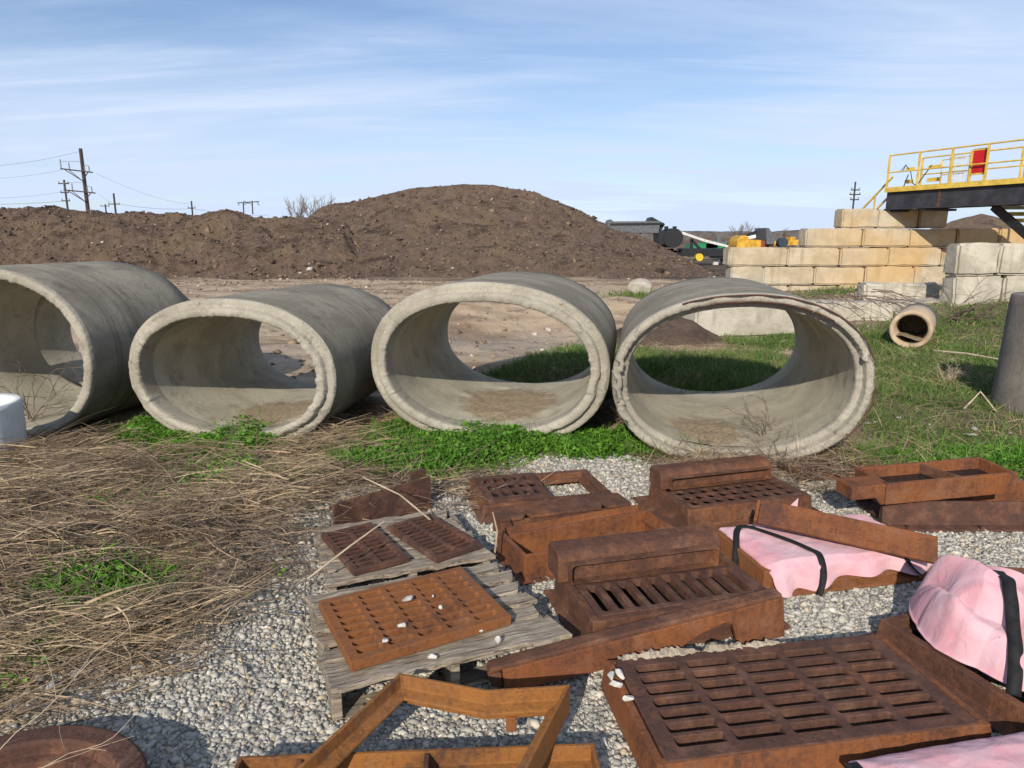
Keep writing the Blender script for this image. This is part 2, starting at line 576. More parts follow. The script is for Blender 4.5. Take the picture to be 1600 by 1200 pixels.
def mat_wood():
    t = NT('weathered_wood'); v = t.coord(scale=(1.6, 16, 16))
    n = t.noise(v, 3.0, 9, 0.68, 0.8); w = t.noise(t.coord(scale=(5, 120, 60)), 1.3, 6, 0.7)
    c = t.ramp(n, [(0.25, (0.095, 0.072, 0.050)), (0.45, (0.24, 0.195, 0.145)), (0.6, (0.36, 0.305, 0.235)), (0.8, (0.48, 0.425, 0.345))])
    c = t.mix(c, (0.050, 0.036, 0.026), t.math('MULTIPLY', t.rng(w, 0.50, 0.64), 0.9))
    c = t.mix(c, (0.24, 0.15, 0.085), t.math('MULTIPLY', t.rng(t.noise(t.coord(), 7, 4), 0.55, 0.75), 0.45))
    nb = t.bump(t.math('ADD', w, n), 0.8, 0.006)
    return t.done(c, 0.9, nb)


def mat_pink():
    t = NT('faded_pink_cloth'); v = t.coord()
    n = t.noise(v, 4.0, 5, 0.55, 0.6); n2 = t.noise(v, 14, 6, 0.65)
    c = t.mix((0.60, 0.285, 0.315), (0.60, 0.375, 0.405), t.rng(n, 0.34, 0.58))
    c = t.mix(c, (0.60, 0.22, 0.25), t.math('MULTIPLY', t.rng(t.noise(v, 2.6, 4), 0.55, 0.72), 0.75))
    c = t.mix(c, (0.44, 0.36, 0.36), t.math('MULTIPLY', t.rng(n2, 0.58, 0.75), 0.45))
    c = t.mix(c, (0.30, 0.10, 0.09), t.math('MULTIPLY', t.rng(t.noise(v, 36, 3), 0.72, 0.76), 0.8))
    wv = t.noise(v, 420, 2)
    nb = t.bump(wv, 0.15, 0.002); nb = t.bump(t.noise(v, 11, 5, 0.55, 1.0), 0.40, 0.02, nb)
    t.b.inputs['Sheen Weight'].default_value = 0.15
    return t.done(c, 0.8, nb)


def mat_plain(name, col, rough=0.6, metal=0.0, var=0.25, sc=9.0):
    t = NT(name); v = t.coord(); n = t.noise(v, sc, 6, 0.65)
    c = t.mix(tuple(x * (1 - var) for x in col), tuple(min(1, x * (1 + var)) for x in col), t.rng(n, 0.3, 0.7))
    t.b.inputs['Metallic'].default_value = metal
    return t.done(c, rough, t.bump(t.noise(v, sc * 6, 4), 0.2, 0.004))


def mat_stone(name, cols, rough=0.9):
    t = NT(name); i = t.island()
    c = t.ramp(i, cols)
    v = t.coord('World'); n = t.noise(v, 130, 3)
    c = t.mix(c, tuple([0.18, 0.165, 0.145]), t.math('MULTIPLY', t.rng(n, 0.5, 0.8), 0.4))
    return t.done(c, rough)


def mat_leaf(name, cols, trans=0.25):
    t = NT(name); i = t.island()
    v = t.coord('World')
    i2 = t.math('ADD', t.math('MULTIPLY', i, 0.65), t.math('MULTIPLY', t.rng(t.noise(v, 1.6, 4), 0.3, 0.7), 0.35))
    c = t.ramp(i2, cols)
    t.b.inputs['Roughness'].default_value = 0.6
    m = t.done(c, 0.6)
    if trans:
        tr = t.n.new('ShaderNodeBsdfTranslucent'); t.l.new(c, tr.inputs['Color'])
        ms = t.n.new('ShaderNodeMixShader'); ms.inputs[0].default_value = trans
        t.l.new(t.b.outputs[0], ms.inputs[1]); t.l.new(tr.outputs[0], ms.inputs[2])
        t.l.new(ms.outputs[0], t.out.inputs['Surface'])
    return m


RUST = mat_rust('brown_rust', 0.26)
RUST_D = mat_rust('dark_rust', 0.10, dark=(0.052, 0.028, 0.022), mid=(0.118, 0.055, 0.037))
RUST_O = mat_rust('orange_rust', 0.74, mid=(0.135, 0.054, 0.028), org=(0.245, 0.092, 0.029))
RUST_G = mat_rust('golden_rust', 0.66, mid=(0.150, 0.062, 0.024), org=(0.30, 0.122, 0.028), specks=0.2)
RUST_M = mat_rust('tawny_rust', 0.52, mid=(0.145, 0.052, 0.026), org=(0.255, 0.088, 0.026))
CONC = mat_concrete('pipe_concrete', bands=True, a=(0.195, 0.172, 0.130), b=(0.29, 0.26, 0.20), stain=(0.105, 0.092, 0.068), st=0.8)
CONC_RIM = mat_concrete('chipped_rim_concrete', (0.26, 0.235, 0.182), (0.385, 0.352, 0.285), (0.15, 0.127, 0.096), 0.7, streak=False, agg=0.75)
CONC_IN = mat_concrete('smooth_bore_concrete', (0.34, 0.31, 0.235), (0.46, 0.42, 0.325), (0.20, 0.160, 0.105), 0.65, streak=False, mud=True)
BLOCK = mat_concrete('grey_block_concrete', (0.35, 0.315, 0.25), (0.49, 0.45, 0.365), (0.21, 0.18, 0.13), 0.7)
BLOCK_Y = mat_concrete('stained_block_concrete', (0.32, 0.295, 0.235), (0.46, 0.42, 0.34), (0.16, 0.14, 0.11), 0.8, ochre=0.52)
BLOCK_O = mat_concrete('old_slab_concrete', (0.33, 0.30, 0.245), (0.48, 0.44, 0.36), (0.18, 0.155, 0.12), 0.7)
DARKC = mat_concrete('dark_pipe_concrete', (0.135, 0.120, 0.103), (0.21, 0.188, 0.16), (0.085, 0.075, 0.065), 0.5)
WHITEC = mat_concrete('pale_pipe_concrete', (0.56, 0.57, 0.55), (0.66, 0.66, 0.64), (0.46, 0.42, 0.35), 0.3)
CLAY = mat_concrete('tan_clay', (0.40, 0.30, 0.20), (0.52, 0.40, 0.28), (0.26, 0.19, 0.13), 0.4, streak=False)
MORTAR = mat_concrete('mortar_crust', (0.29, 0.235, 0.16), (0.42, 0.355, 0.265), (0.17, 0.13, 0.09), 0.4, streak=False, scale=2)
WOOD = mat_wood()
PINK = mat_pink()
STRAP = mat_plain('black_webbing', (0.012, 0.012, 0.013), 0.75, 0, 0.4, 40)
BLACK = mat_plain('black_paint', (0.018, 0.019, 0.022), 0.5)
BEAM = mat_plain('dark_beam_paint', (0.034, 0.034, 0.040), 0.55, 0, 0.35, 3)
YEL = mat_plain('safety_yellow_paint', (0.54, 0.375, 0.07), 0.6, 0, 0.22, 5)
YELD = mat_plain('machine_yellow_paint', (0.52, 0.29, 0.035), 0.6, 0, 0.45, 3)
RED = mat_plain('red_panel_paint', (0.42, 0.012, 0.016), 0.5, 0, 0.15, 4)
GREEN = mat_plain('machine_green_paint', (0.02, 0.19, 0.075), 0.5)
GREY = mat_plain('grey_paint', (0.10, 0.105, 0.115), 0.55)
PALE = mat_plain('pale_grey_metal', (0.50, 0.50, 0.48), 0.5)
POLE = mat_plain('dark_pole_timber', (0.050, 0.040, 0.034), 0.85)
WIRE = mat_plain('wire_metal', (0.16, 0.17, 0.19), 0.6)
BARK = mat_plain('bare_bark', (0.16, 0.13, 0.105), 0.9)
WATER = mat_plain('black_water', (0.012, 0.014, 0.016), 0.06, 0, 0.1)
BLUEB = mat_plain('dark_blue_rubber', (0.030, 0.045, 0.062), 0.6)
REDB = mat_plain('dull_red_paint', (0.22, 0.05, 0.03), 0.7)
WHITE = mat_plain('white_paint', (0.75, 0.74, 0.72), 0.5)
WSTONE = mat_plain('white_limestone', (0.47, 0.445, 0.41), 0.85, 0, 0.25, 30)

# ------------------------------------------------------------------ zones of the ground (plan polygons, metres)
g2 = lambda *L: [tuple(G(u, v)[:2]) for u, v in L]
GRAVEL = [(-1.95, 1.2), (-1.70, 2.12), (-1.42, 2.35), (-1.33, 2.9), (-1.22, 3.6), (-1.05, 4.2), (-0.6, 4.45), (-0.10, 4.85), (0.0, 5.15), (0.75, 5.22), (1.25, 5.0), (1.7, 4.75), (2.4, 4.55),
          (3.4, 4.35), (6.0, 4.3), (6.0, 0.0), (6.0, -8), (-3.0, -8)]
CLOVER_A = g2((175, 695), (205, 662), (300, 655), (420, 664), (455, 708), (380, 728), (250, 722))
CLOVER_B = g2((500, 745), (560, 690), (640, 664), (760, 676), (900, 684), (1010, 686), (1065, 706), (1010, 714), (860, 716), (800, 725), (735, 748), (640, 752), (560, 760))
CLOVER_C = g2((1330, 742), (1325, 712), (1600, 700), (1750, 700), (1750, 745), (1600, 742))
CLOVERS = (CLOVER_A, CLOVER_B, CLOVER_C)
LOWGREEN = g2((40, 1010), (60, 940), (150, 915), (250, 925), (220, 985), (120, 1030))
GRASS_R = [(3.0, 5.0), (3.3, 6.2), (3.9, 7.8), (4.5, 9.4), (4.9, 11.3), (6.2, 13.0), (9.0, 14.6), (11.0, 15.4), (16, 16.5), (16, 5), (9, 4.2)]
GRASS_B = [(-0.30, 7.6), (-0.05, 8.6), (0.55, 9.6), (0.9, 10.7), (1.6, 10.6), (2.2, 9.9), (3.0, 9.7), (3.9, 10.2), (3.6, 8.4), (3.2, 7.3), (1.5, 7.0)]
GRASS_C = [(3.4, 11.9), (5.4, 12.0), (5.6, 10.8), (3.4, 10.5)]
STRAW = [(-14, -1), (-14, 9), (-6, 7.6), (-3.5, 5.8), (-2.2, 5.6), (-1.3, 5.9), (-0.9, 5.1), (-0.62, 4.6), (-0.9, 4.1), (-1.12, 3.6), (-1.22, 2.9), (-1.36, 2.38), (-1.55, 2.15), (-2.0, 1.2), (-2.6, -1)]


def z_ground(X, Y):
    X = np.asarray(X, float); Y = np.asarray(Y, float)
    near = smooth(60, 20, np.hypot(X, Y))
    h = (fbm(X * 1.3, Y * 1.3, 5, 4) - 0.5) * 0.05 * near
    h = h + (fbm(X * 0.35, Y * 0.35, 9, 5) - 0.5) * 0.22 * smooth(8, 13, Y)
    h = h + (fbm(X * 1.2 + 5, Y * 2.6, 15, 5, 0.6) - 0.5) * 0.16 * smooth(8, 11, Y) * smooth(40, 25, Y)
    h = h + 0.42 * np.exp(-(((X - 10.2) / 3.2) ** 2 + ((Y - 14.6) / 3.0) ** 2))
    # earth berm and ruts behind the pipes
    b = np.exp(-(((Y - 14.2 - 0.22 * (X + 1)) / 1.2) ** 2)) * smooth(5.0, 2.0, X) * smooth(-4.5, -1.0, X)
    h = h + b * (0.25 + 0.3 * fbm(X * 1.1, Y * 1.1, 21, 4))
    h = h - 0.12 * np.exp(-(((Y - 12.2 - 0.2 * (X + 1)) / 0.8) ** 2)) * smooth(2.2, 0.5, X)
    h = h + 0.16 * np.exp(-(((X - 1.0) / 1.1) ** 2 + ((Y - 8.5) / 0.9) ** 2))
    # straw swell on the left, bedding of the pipes
    h = h + 0.10 * smooth(5.3, 4.3, Y) * poly_mask(X, Y, STRAW, 0.5, 0.2, 1.5, 4) * (0.4 + 1.2 * fbm(X * 1.8, Y * 1.8, 33, 3))
    h = h - 0.05 * np.exp(-((Y - 5.9) / 0.8) ** 2) * smooth(-2.0, -3.2, X)
    h = h + 0.015 * np.exp(-((Y - 5.1) / 0.45) ** 2) * smooth(-4, -3, X) * smooth(3.2, 2.4, X)
    return h


# ------------------------------------------------------------------ ground sheet
def axis_vals(segs):
    out = [segs[0][0]]
    for a, b, st in segs:
        n = max(1, int(round((b - a) / st)))
        out += list(a + (b - a) * np.arange(1, n + 1) / n)
    return np.array(out)


gx = axis_vals([(-3000, -300, 900), (-300, -60, 40), (-60, -16, 2.0), (-16, -4, 0.25), (-4, 4.5, 0.06), (4.5, 16, 0.2), (16, 60, 2.0), (60, 300, 40), (300, 3000, 900)])
gy = axis_vals([(-800, -40, 190), (-40, -2, 3.0), (-2, 1.2, 0.3), (1.2, 7.5, 0.05), (7.5, 18, 0.12), (18, 34, 0.35), (34, 120, 4.0), (120, 600, 60), (600, 4000, 700)])
GXX, GYY = np.meshgrid(gx, gy, indexing='ij')
GZZ = z_ground(GXX, GYY)
me = np_mesh('ground', np.stack([GXX, GYY, GZZ], -1).reshape(-1, 3), grid_faces(len(gx), len(gy)))
mk_gravel = poly_mask(GXX, GYY, GRAVEL, 0.12, 0.22, 2.4, 3)
mk_green = np.maximum.reduce([poly_mask(GXX, GYY, p, 0.15, 0.15, 3, 8) for p in CLOVERS] + [0.85 * poly_mask(GXX, GYY, p, 0.4, 0.5, 1.1, 12) for p in (GRASS_R, GRASS_B, GRASS_C)])
mk_straw = poly_mask(GXX, GYY, STRAW, 0.15, 0.2, 2, 4)
mk_mud = smooth(28.0, 31.5, GYY + (fbm(GXX * 0.3, GYY * 0.3, 41, 4) - 0.5) * 6) * smooth(80, 50, GYY)
mk_grey = np.exp(-(((GYY - 11.4 - 0.2 * GXX) / 1.3) ** 2)) * smooth(2.2, 0.3, GXX) * smooth(-5, -2.5, GXX)
for nm, vals in (('gravel', mk_gravel), ('green', mk_green), ('straw', mk_straw), ('mud', mk_mud), ('grey', mk_grey)):
    set_attr(me, nm, vals)
t = NT('yard_earth'); v = t.coord('World')
n0 = t.noise(t.coord('World', scale=(0.35, 1.2, 1)), 0.55, 8, 0.62, 0.4); n1 = t.noise(v, 3.0, 8, 0.65); n2 = t.noise(v, 25, 6, 0.7)
c = t.mix((0.21, 0.145, 0.094), (0.44, 0.335, 0.228), t.rng(n0, 0.36, 0.56))
c = t.mix(c, (0.15, 0.105, 0.074), t.math('MULTIPLY', t.rng(n1, 0.52, 0.66), 0.75))
c = t.mix(c, (0.030, 0.021, 0.017), t.math('MULTIPLY', t.attr('mud'), t.rng(n0, 0.25, 0.6, 1.0, 0.75)))
c = t.mix(c, t.mix((0.16, 0.14, 0.12), (0.34, 0.30, 0.255), n1), t.math('MULTIPLY', t.attr('grey'), 0.6))
c = t.mix(c, t.mix((0.10, 0.068, 0.042), (0.25, 0.175, 0.105), n2), t.attr('straw'))
c = t.mix(c, t.mix((0.060, 0.085, 0.025), (0.13, 0.11, 0.055), t.rng(n1, 0.35, 0.65)), t.math('MULTIPLY', t.attr('green'), 0.9))
vg = t.vor(v, 62, 'F1', 'Color')
c = t.mix(c, t.mix((0.24, 0.225, 0.19), (0.46, 0.43, 0.37), vg), t.attr('gravel'))
hh = t.math('ADD', t.math('MULTIPLY', n1, 1.6), t.math('MULTIPLY', n2, 0.5))
nb = t.bump(hh, 0.8, 0.06); nb = t.bump(t.vor(v, 62), 0.6, 0.01, nb)
tag(link_mesh('ground', me, t.done(c, 0.95, nb), smooth_sh=True), kind='structure')


# ------------------------------------------------------------------ scatter helpers
def sample_poly(n, mask, bbox, dens_fn=None):
    out = []
    tot = 0
    while tot < n:
        X = rng.uniform(bbox[0], bbox[1], n); Y = rng.uniform(bbox[2], bbox[3], n)
        k = rng.uniform(size=n) < mask(X, Y)
        out.append(np.stack([X[k], Y[k]], 1)); tot += k.sum()
        if k.sum() == 0: break
    return np.concatenate(out)[:n]


def strips(P, ang, length, width, segs=4, rise=0.0, curve=0.5, sag=0.5, tilt=None):
    """flat tapered blades: P (n,3) roots, ang heading, rise = elevation angle"""
    n = len(P)
    t = np.linspace(0, 1, segs + 1)
    cv = rng.normal(0, curve, n)
    h = ang[:, None] + cv[:, None] * t[None]
    el = (rise[:, None] if np.ndim(rise) else np.full((n, 1), rise)) - np.abs(rng.normal(0, 1, (n, 1))) * sag * t[None]
    d = np.stack([np.cos(h) * np.cos(el), np.sin(h) * np.cos(el), np.sin(el)], -1)
    stp = (length / segs)[:, None, None] * d[:, :-1]
    pos = np.concatenate([np.zeros((n, 1, 3)), np.cumsum(stp, 1)], 1) + P[:, None]
    roll = rng.uniform(0, np.pi, n) if tilt is None else tilt
    side = np.stack([-np.sin(h), np.cos(h), np.zeros_like(h)], -1)
    upv = np.cross(d, side)
    sv = side * np.cos(roll)[:, None, None] + upv * np.sin(roll)[:, None, None]
    wd = width[:, None, None] * (1 - 0.75 * t)[None, :, None]
    L = pos - sv * wd / 2; Rr = pos + sv * wd / 2
    V = np.stack([L, Rr], 2).reshape(-1, 3)
    b = np.arange(n)[:, None] * (2 * (segs + 1)); k = np.arange(segs)[None] * 2
    F = np.stack([b + k, b + k + 1, b + k + 3, b + k + 2], -1).reshape(-1, 4)
    return V, F


def leaves(P, size, tiltmax=0.7):
    n = len(P)
    a = rng.uniform(0, 2 * np.pi, n); tl = rng.uniform(0, tiltmax, n); b = rng.uniform(0, 2 * np.pi, n)
    nrm = np.stack([np.sin(tl) * np.cos(b), np.sin(tl) * np.sin(b), np.cos(tl)], 1)
    x = np.stack([np.cos(a), np.sin(a), np.zeros(n)], 1)
    x = x - nrm * (x * nrm).sum(1, keepdims=True); x /= np.linalg.norm(x, axis=1, keepdims=True)
    y = np.cross(nrm, x)
    s = size[:, None]
    pts = [x * s * 0.5, x * s * 0.18 + y * s * 0.46, -x * s * 0.5, x * s * 0.18 - y * s * 0.46]
    V = np.stack([P + q for q in pts], 1).reshape(-1, 3)
    F = np.arange(4 * n).reshape(n, 4)
    return V, F


_bm = bmesh.new(); bmesh.ops.create_icosphere(_bm, subdivisions=1, radius=1.0)
ICO_V = np.array([v.co[:] for v in _bm.verts]); ICO_F = np.array([[v.index for v in f.verts] for f in _bm.faces]); _bm.free()


def stones(P, size, flat=(0.5, 0.9), jit=0.22):
    n = len(P); m = len(ICO_V)
    V = np.repeat(ICO_V[None], n, 0) + rng.normal(0, jit, (n, m, 3))
    sc = np.stack([np.ones(n), rng.uniform(0.6, 1.0, n), rng.uniform(*flat, n)], 1) * size[:, None] * 0.5
    V = V * sc[:, None]
    a = rng.uniform(0, 2 * np.pi, n); b = rng.normal(0, 0.45, n)
    ca, sa, cb_, sb = np.cos(a), np.sin(a), np.cos(b), np.sin(b)
    x, y, z = V[..., 0], V[..., 1], V[..., 2]
    y, z = y * cb_[:, None] - z * sb[:, None], y * sb[:, None] + z * cb_[:, None]
    x, y = x * ca[:, None] - y * sa[:, None], x * sa[:, None] + y * ca[:, None]
    V = np.stack([x, y, z], -1) + P[:, None]
    F = (np.arange(n)[:, None, None] * m + ICO_F[None]).reshape(-1, 3)
    return V.reshape(-1, 3), F


def onground(XY, dz=0.0):
    return np.column_stack([XY, z_ground(XY[:, 0], XY[:, 1]) + dz])


def cat_mesh(parts):
    V = []; F = []; o = 0
    for v, f in parts:
        V.append(v); F.append(f + o); o += len(v)
    return np.concatenate(V), np.concatenate(F)


# ------------------------------------------------------------------ concrete pipes
def superell(a, b, n, count):
    th = np.linspace(0, 2 * np.pi, count, endpoint=False)
    c, s = np.cos(th), np.sin(th)
    return np.stack([a * np.sign(c) * np.abs(c) ** (2 / n), b * np.sign(s) * np.abs(s) ** (2 / n)], 1)


def loft_rings(rings, closed=True, chip=0.0, seed=1, chip_rings=()):
    N = len(rings[0]); V = np.concatenate(rings); F = []
    m = len(rings)
    for i in range(m if closed else m - 1):
        j = (i + 1) % m
        k = np.arange(N); k2 = (k + 1) % N
        F.append(np.stack([i * N + k, i * N + k2, j * N + k2, j * N + k], 1))
    return V, np.concatenate(F)


def pipe(label, X, Y, zc, a, b, yaw, roll, w, L, seed, rebar=False, sediment=None, nexp=2.2, groove=0.55, tongue=False, chipmul=1.0):
    root = thing('concrete_pipe', label, 'concrete pipe', (X, Y, zc), 0, 'large concrete pipes in a row', rot=(0, -roll, -yaw))
    N = 420
    th = np.linspace(0, 2 * np.pi, N, endpoint=False)

    def ring(off, s, chip=0.0, sd=0):
        chip = chip * chipmul
        e = superell(a - off, b - off, nexp, N)
        nz = (fbm(np.cos(th) * 3 + sd, np.sin(th) * 3 + s * 3, seed + sd, 4) - 0.5)
        nf = (fbm(np.cos(th) * 34 + sd, np.sin(th) * 34, seed + sd + 5, 3, 0.7) - 0.5) * 1.3 - 1.2 * smooth(0.56, 0.66, fbm(np.cos(th) * 9 + sd * 0.1, np.sin(th) * 9, seed + 40, 3))
        q = 1 + (nz * 0.5 + nf * 0.55) * chip / max(a, b)
        return np.stack([e[:, 0] * q, s + np.abs(nz) * chip * 1.2 + nf * chip * 0.35, e[:, 1] * q], 1)
    wo = w * groove
    sec = np.linspace(0.05, L, 10)
    outer = [ring(0.0, s) for s in sec]
    V, F = loft_rings(outer + [ring(0.012, L + 0.012), ring(w * 0.5, L + 0.015), ring(w - 0.01, L + 0.012)], closed=False)
    link_mesh('barrel', shell_mesh('barrel', V, F), CONC, root, smooth_sh=True)
    # rough front rim with its joint recess
    rr = [ring(0.0, 0.05), ring(0.003, 0.016, 0.022, 3), ring(0.010, 0.002, 0.030, 3), ring(wo * 0.35, -0.002, 0.014, 4), ring(wo * 0.7, -0.001, 0.014, 5), ring(wo, 0.004, 0.018, 6),
          ring(wo + 0.004, 0.014, 0.014, 6), ring(wo + 0.008, 0.080, 0.004, 7), ring(wo + 0.012, 0.085, 0.004, 7), ring(w - 0.012, 0.088, 0.010, 8), ring(w, 0.112, 0.006, 8), ring(w, 0.16)]
    if tongue:
        wo = w * 0.48
        rr = [ring(0.0, 0.05), ring(0.003, 0.038, 0.022, 3), ring(0.010, 0.026, 0.030, 3), ring(wo * 0.5, 0.022, 0.014, 4), ring(wo - 0.006, 0.024, 0.012, 5), ring(wo, 0.018, 0.012, 5),
              ring(wo + 0.004, -0.018, 0.022, 6), ring(wo + 0.014, -0.030, 0.026, 6), ring((wo + w) / 2, -0.032, 0.014, 7), ring(w - 0.012, -0.030, 0.018, 8), ring(w - 0.002, -0.018, 0.012, 8), ring(w, 0.02, 0.004, 8), ring(w, 0.16)]
    V, F = loft_rings(rr, closed=False)
    o = link_mesh('rim', shell_mesh('rim', V, F), CONC_RIM, root, smooth_sh=True)
    ss = np.concatenate([[0.16], np.linspace(0.2, L, 50)])
    V, F = loft_rings([ring(w, q_) for q_ in ss] + [ring(w - 0.01, L + 0.012)], closed=False)
    mud = np.zeros(len(V))
    if sediment:
        s0, s1, xc, hw, th_ = sediment
        d = np.hypot((V[:, 0] - xc) / hw, (V[:, 1] - (s0 + s1) / 2) / ((s1 - s0) / 2))
        mud = np.where(V[:, 2] < 0, np.clip(1.35 - d * 0.85, 0, 1), 0)
        V[:, 2] += th_ * np.clip(mud * 1.3 + (fbm(V[:, 0] * 8, V[:, 1] * 8, seed, 4) - 0.8), 0, 1)
    bm_ = np_mesh('bore', V, F); set_attr(bm_, 'mud', mud)
    link_mesh('bore', bm_, CONC_IN, root, smooth_sh=True)
    if rebar:
        e = superell(a - 0.012, b - 0.012, nexp, 240)
        for (i0, i1, off) in ((8, 78, 0.0), (150, 176, 0.0), (214, 239, -0.008), (30, 70, 0.05)):
            pts = [(e[i % 240][0] * (1 - off / a), -0.012 + 0.012 * math.sin(i * 0.7), e[i % 240][1] * (1 - off / b)) for i in range(i0, i1, 2)]
            mb = MB(); mb.tube(pts, 0.006, 6); mb.build('rebar', RUST_D, root, smooth_sh=True)
    return root


t = NT('dried_mud'); v = t.coord()
MUDDY = t.done(t.mix((0.22, 0.165, 0.11), (0.40, 0.32, 0.225), t.rng(t.noise(v, 18, 7, 0.7), 0.35, 0.65)), 0.95, t.bump(t.noise(v, 60, 6, 0.7), 0.9, 0.02))

pipe('thin walled round concrete pipe cut by the left edge, leftmost of the row', -4.50, 5.80, 0.675, 1.035, 0.755, 0.171, 0.0, 0.10, 1.50, 11, groove=0.75)
pipe('flattened concrete pipe second from left with a sloping open bore and straw at its foot', -2.304, 5.486, 0.575, 0.908, 0.616, 0.153, -0.015, 0.139, 1.932, 23, sediment=(0.2, 1.1, 0.12, 0.36, 0.022), tongue=True, chipmul=1.35)
pipe('oval concrete pipe in the middle of the row standing behind the clover patch', -0.213, 5.501, 0.643, 0.995, 0.676, 0.175, -0.038, 0.150, 1.941, 37, sediment=(0.25, 1.55, 0.06, 0.40, 0.03), tongue=True, chipmul=1.15)
pipe('oval concrete pipe at right end of the row with broken rim and rusty rebar', 1.673, 4.978, 0.621, 0.932, 0.652, 0.184, 0.052, 0.110, 2.2, 51, rebar=True, sediment=(0.16, 0.95, -0.18, 0.27, 0.03), chipmul=1.6)
pipe('smaller concrete pipe section right behind the leftmost pipe, seen only through its bore', -4.49, 7.33, 0.60, 0.90, 0.63, 0.171, 0, 0.06, 0.65, 77)


# small clay pipe lying in the grass
def small_pipe():
    p = G(1432, 548)
    root = thing('drain_pipe', 'small tan pipe lying in grass near the concrete blocks', 'pipe', (p[0] + 0.02, p[1] + 0.25, 0.285), 0, rot=(0, 0, R(-33)))
    N = 64
    ring = lambda r, s, ch=0: np.stack([np.cos(np.linspace(0, 2 * np.pi, N, endpoint=False)) * r, np.full(N, s) + ch * (vnoise(np.arange(N) * 0.3, np.zeros(N), 4) - 0.5), np.sin(np.linspace(0, 2 * np.pi, N, endpoint=False)) * r], 1)
    V, F = loft_rings([ring(0.30, 0.04), ring(0.285, 0.0, 0.03), ring(0.25, 0.0, 0.03), ring(0.225, 0.03), ring(0.215, 0.6), ring(0.215, 1.5), ring(0.30, 1.5), ring(0.30, 0.7)])
    link_mesh('barrel', shell_mesh('barrel', V, F), CLAY, root, smooth_sh=True)
    mb = MB(); mb.tube([(0, 1.05, 0), (0, 1.3, 0)], 0.213, 32); mb.build('dark_bore_plug', MUDDY, root)  # added plug shutting out daylight so the bore looks dark
    xs = np.linspace(-0.2, 0.2, 14); ys = np.linspace(0.03, 1.4, 14)
    XX, YY = np.meshgrid(xs, ys, indexing='ij')
    ZZ = -0.20 + 0.055 * fbm(XX * 9, YY * 4, 3, 3) + 0.05 * smooth(0.05, -0.15, XX) * smooth(1.2, 0.2, YY) + 0.02
    link_mesh('dried_mud', np_mesh('dried_mud', np.stack([XX, YY, ZZ], -1).reshape(-1, 3), grid_faces(14, 14)), MUDDY, root, smooth_sh=True)


small_pipe()


def standing_pipe(name, label, cx, cy, r, h, mat, seed, waist=0.0, lean=0.0):
    N = 72; th = np.linspace(0, 2 * np.pi, N, endpoint=False); rings = []
    for z in np.linspace(0, h, 14):
        rr = r * (1 + waist * np.exp(-((z / h - 0.45) / 0.22) ** 2) * -1 + waist * 0.5 * smooth(0.62, 0.8, z / h) * 0) + (fbm(np.cos(th) * 2 + z * 3, np.sin(th) * 2 + z * 2, seed, 3) - 0.5) * 0.02
        rings.append(np.stack([np.cos(th) * rr + lean * z, np.sin(th) * rr, np.full(N, z)], 1))
    for f in (0.97, 0.80):
        rings.append(np.stack([np.cos(th) * r * f + lean * h, np.sin(th) * r * f, np.full(N, h + (0.01 if f > .9 else -0.01))], 1))
    for z in (h * 0.6, 0.02):
        rings.append(np.stack([np.cos(th) * r * 0.8 + lean * z, np.sin(th) * r * 0.8, np.full(N, z)], 1))
    V, F = loft_rings(rings, closed=True)
    o = link_mesh(name, shell_mesh(name, V, F), mat, None, loc=(cx, cy, float(z_ground(cx, cy)) - 0.03), smooth_sh=True)
    tag(o, label, 'pipe')
    return o


standing_pipe('upright_pipe', 'pale grey pipe section standing upright at the left edge', -4.07, 4.98, 0.36, 0.47, WHITEC, 5)
standing_pipe('upright_pipe', 'dark weathered pipe section standing upright at right edge of the grass', 5.25, 6.62, 0.45, 1.16, DARKC, 8, waist=0.0, lean=0.045)


# ------------------------------------------------------------------ big concrete blocks
def block(label, p0, p1, h, depth, mat, group, seed, lug=False, rough=0.02):
    """p0, p1: front bottom left and right corners"""
    p0 = Vector(p0); p1 = Vector(p1)
    L = (p1 - p0).length
    yaw = math.atan2(p1.y - p0.y, p1.x - p0.x)
    nx, ny, nz = max(4, int(L / 0.16)), max(3, int(depth / 0.2)), 5
    bm = bmesh.new()
    bmesh.ops.create_cube(bm, size=1.0)
    for v in bm.verts: v.co = Vector(((v.co.x + 0.5) * L, (v.co.y + 0.5) * depth, (v.co.z + 0.5) * h))
    bmesh.ops.bevel(bm, geom=bm.edges[:], offset=0.045, segments=2, affect='EDGES')
    bmesh.ops.subdivide_edges(bm, edges=[e for e in bm.edges if e.calc_length() > 0.3], cuts=6, use_grid_fill=True)
    V = np.array([v.co[:] for v in bm.verts])
    for k in range(3):
        d = (fbm(V[:, 0] * 3 + V[:, 2] * 2 + seed * 3.1 + k * 5, V[:, 1] * 3 + V[:, 2] * 3, seed + k, 4) - 0.5) * 2 * rough
        V[:, k] += d
    for v, c_ in zip(bm.verts, V): v.co = c_
    me = bpy.data.meshes.new('concrete_block'); bm.to_mesh(me); bm.free()
    o = link_mesh('concrete_block', me, mat, None, loc=p0, rotz=yaw, smooth_sh=False)
    return tag(o, label, 'concrete block', group)


def zat(v, Y): return GY(800, v, Y)[2]


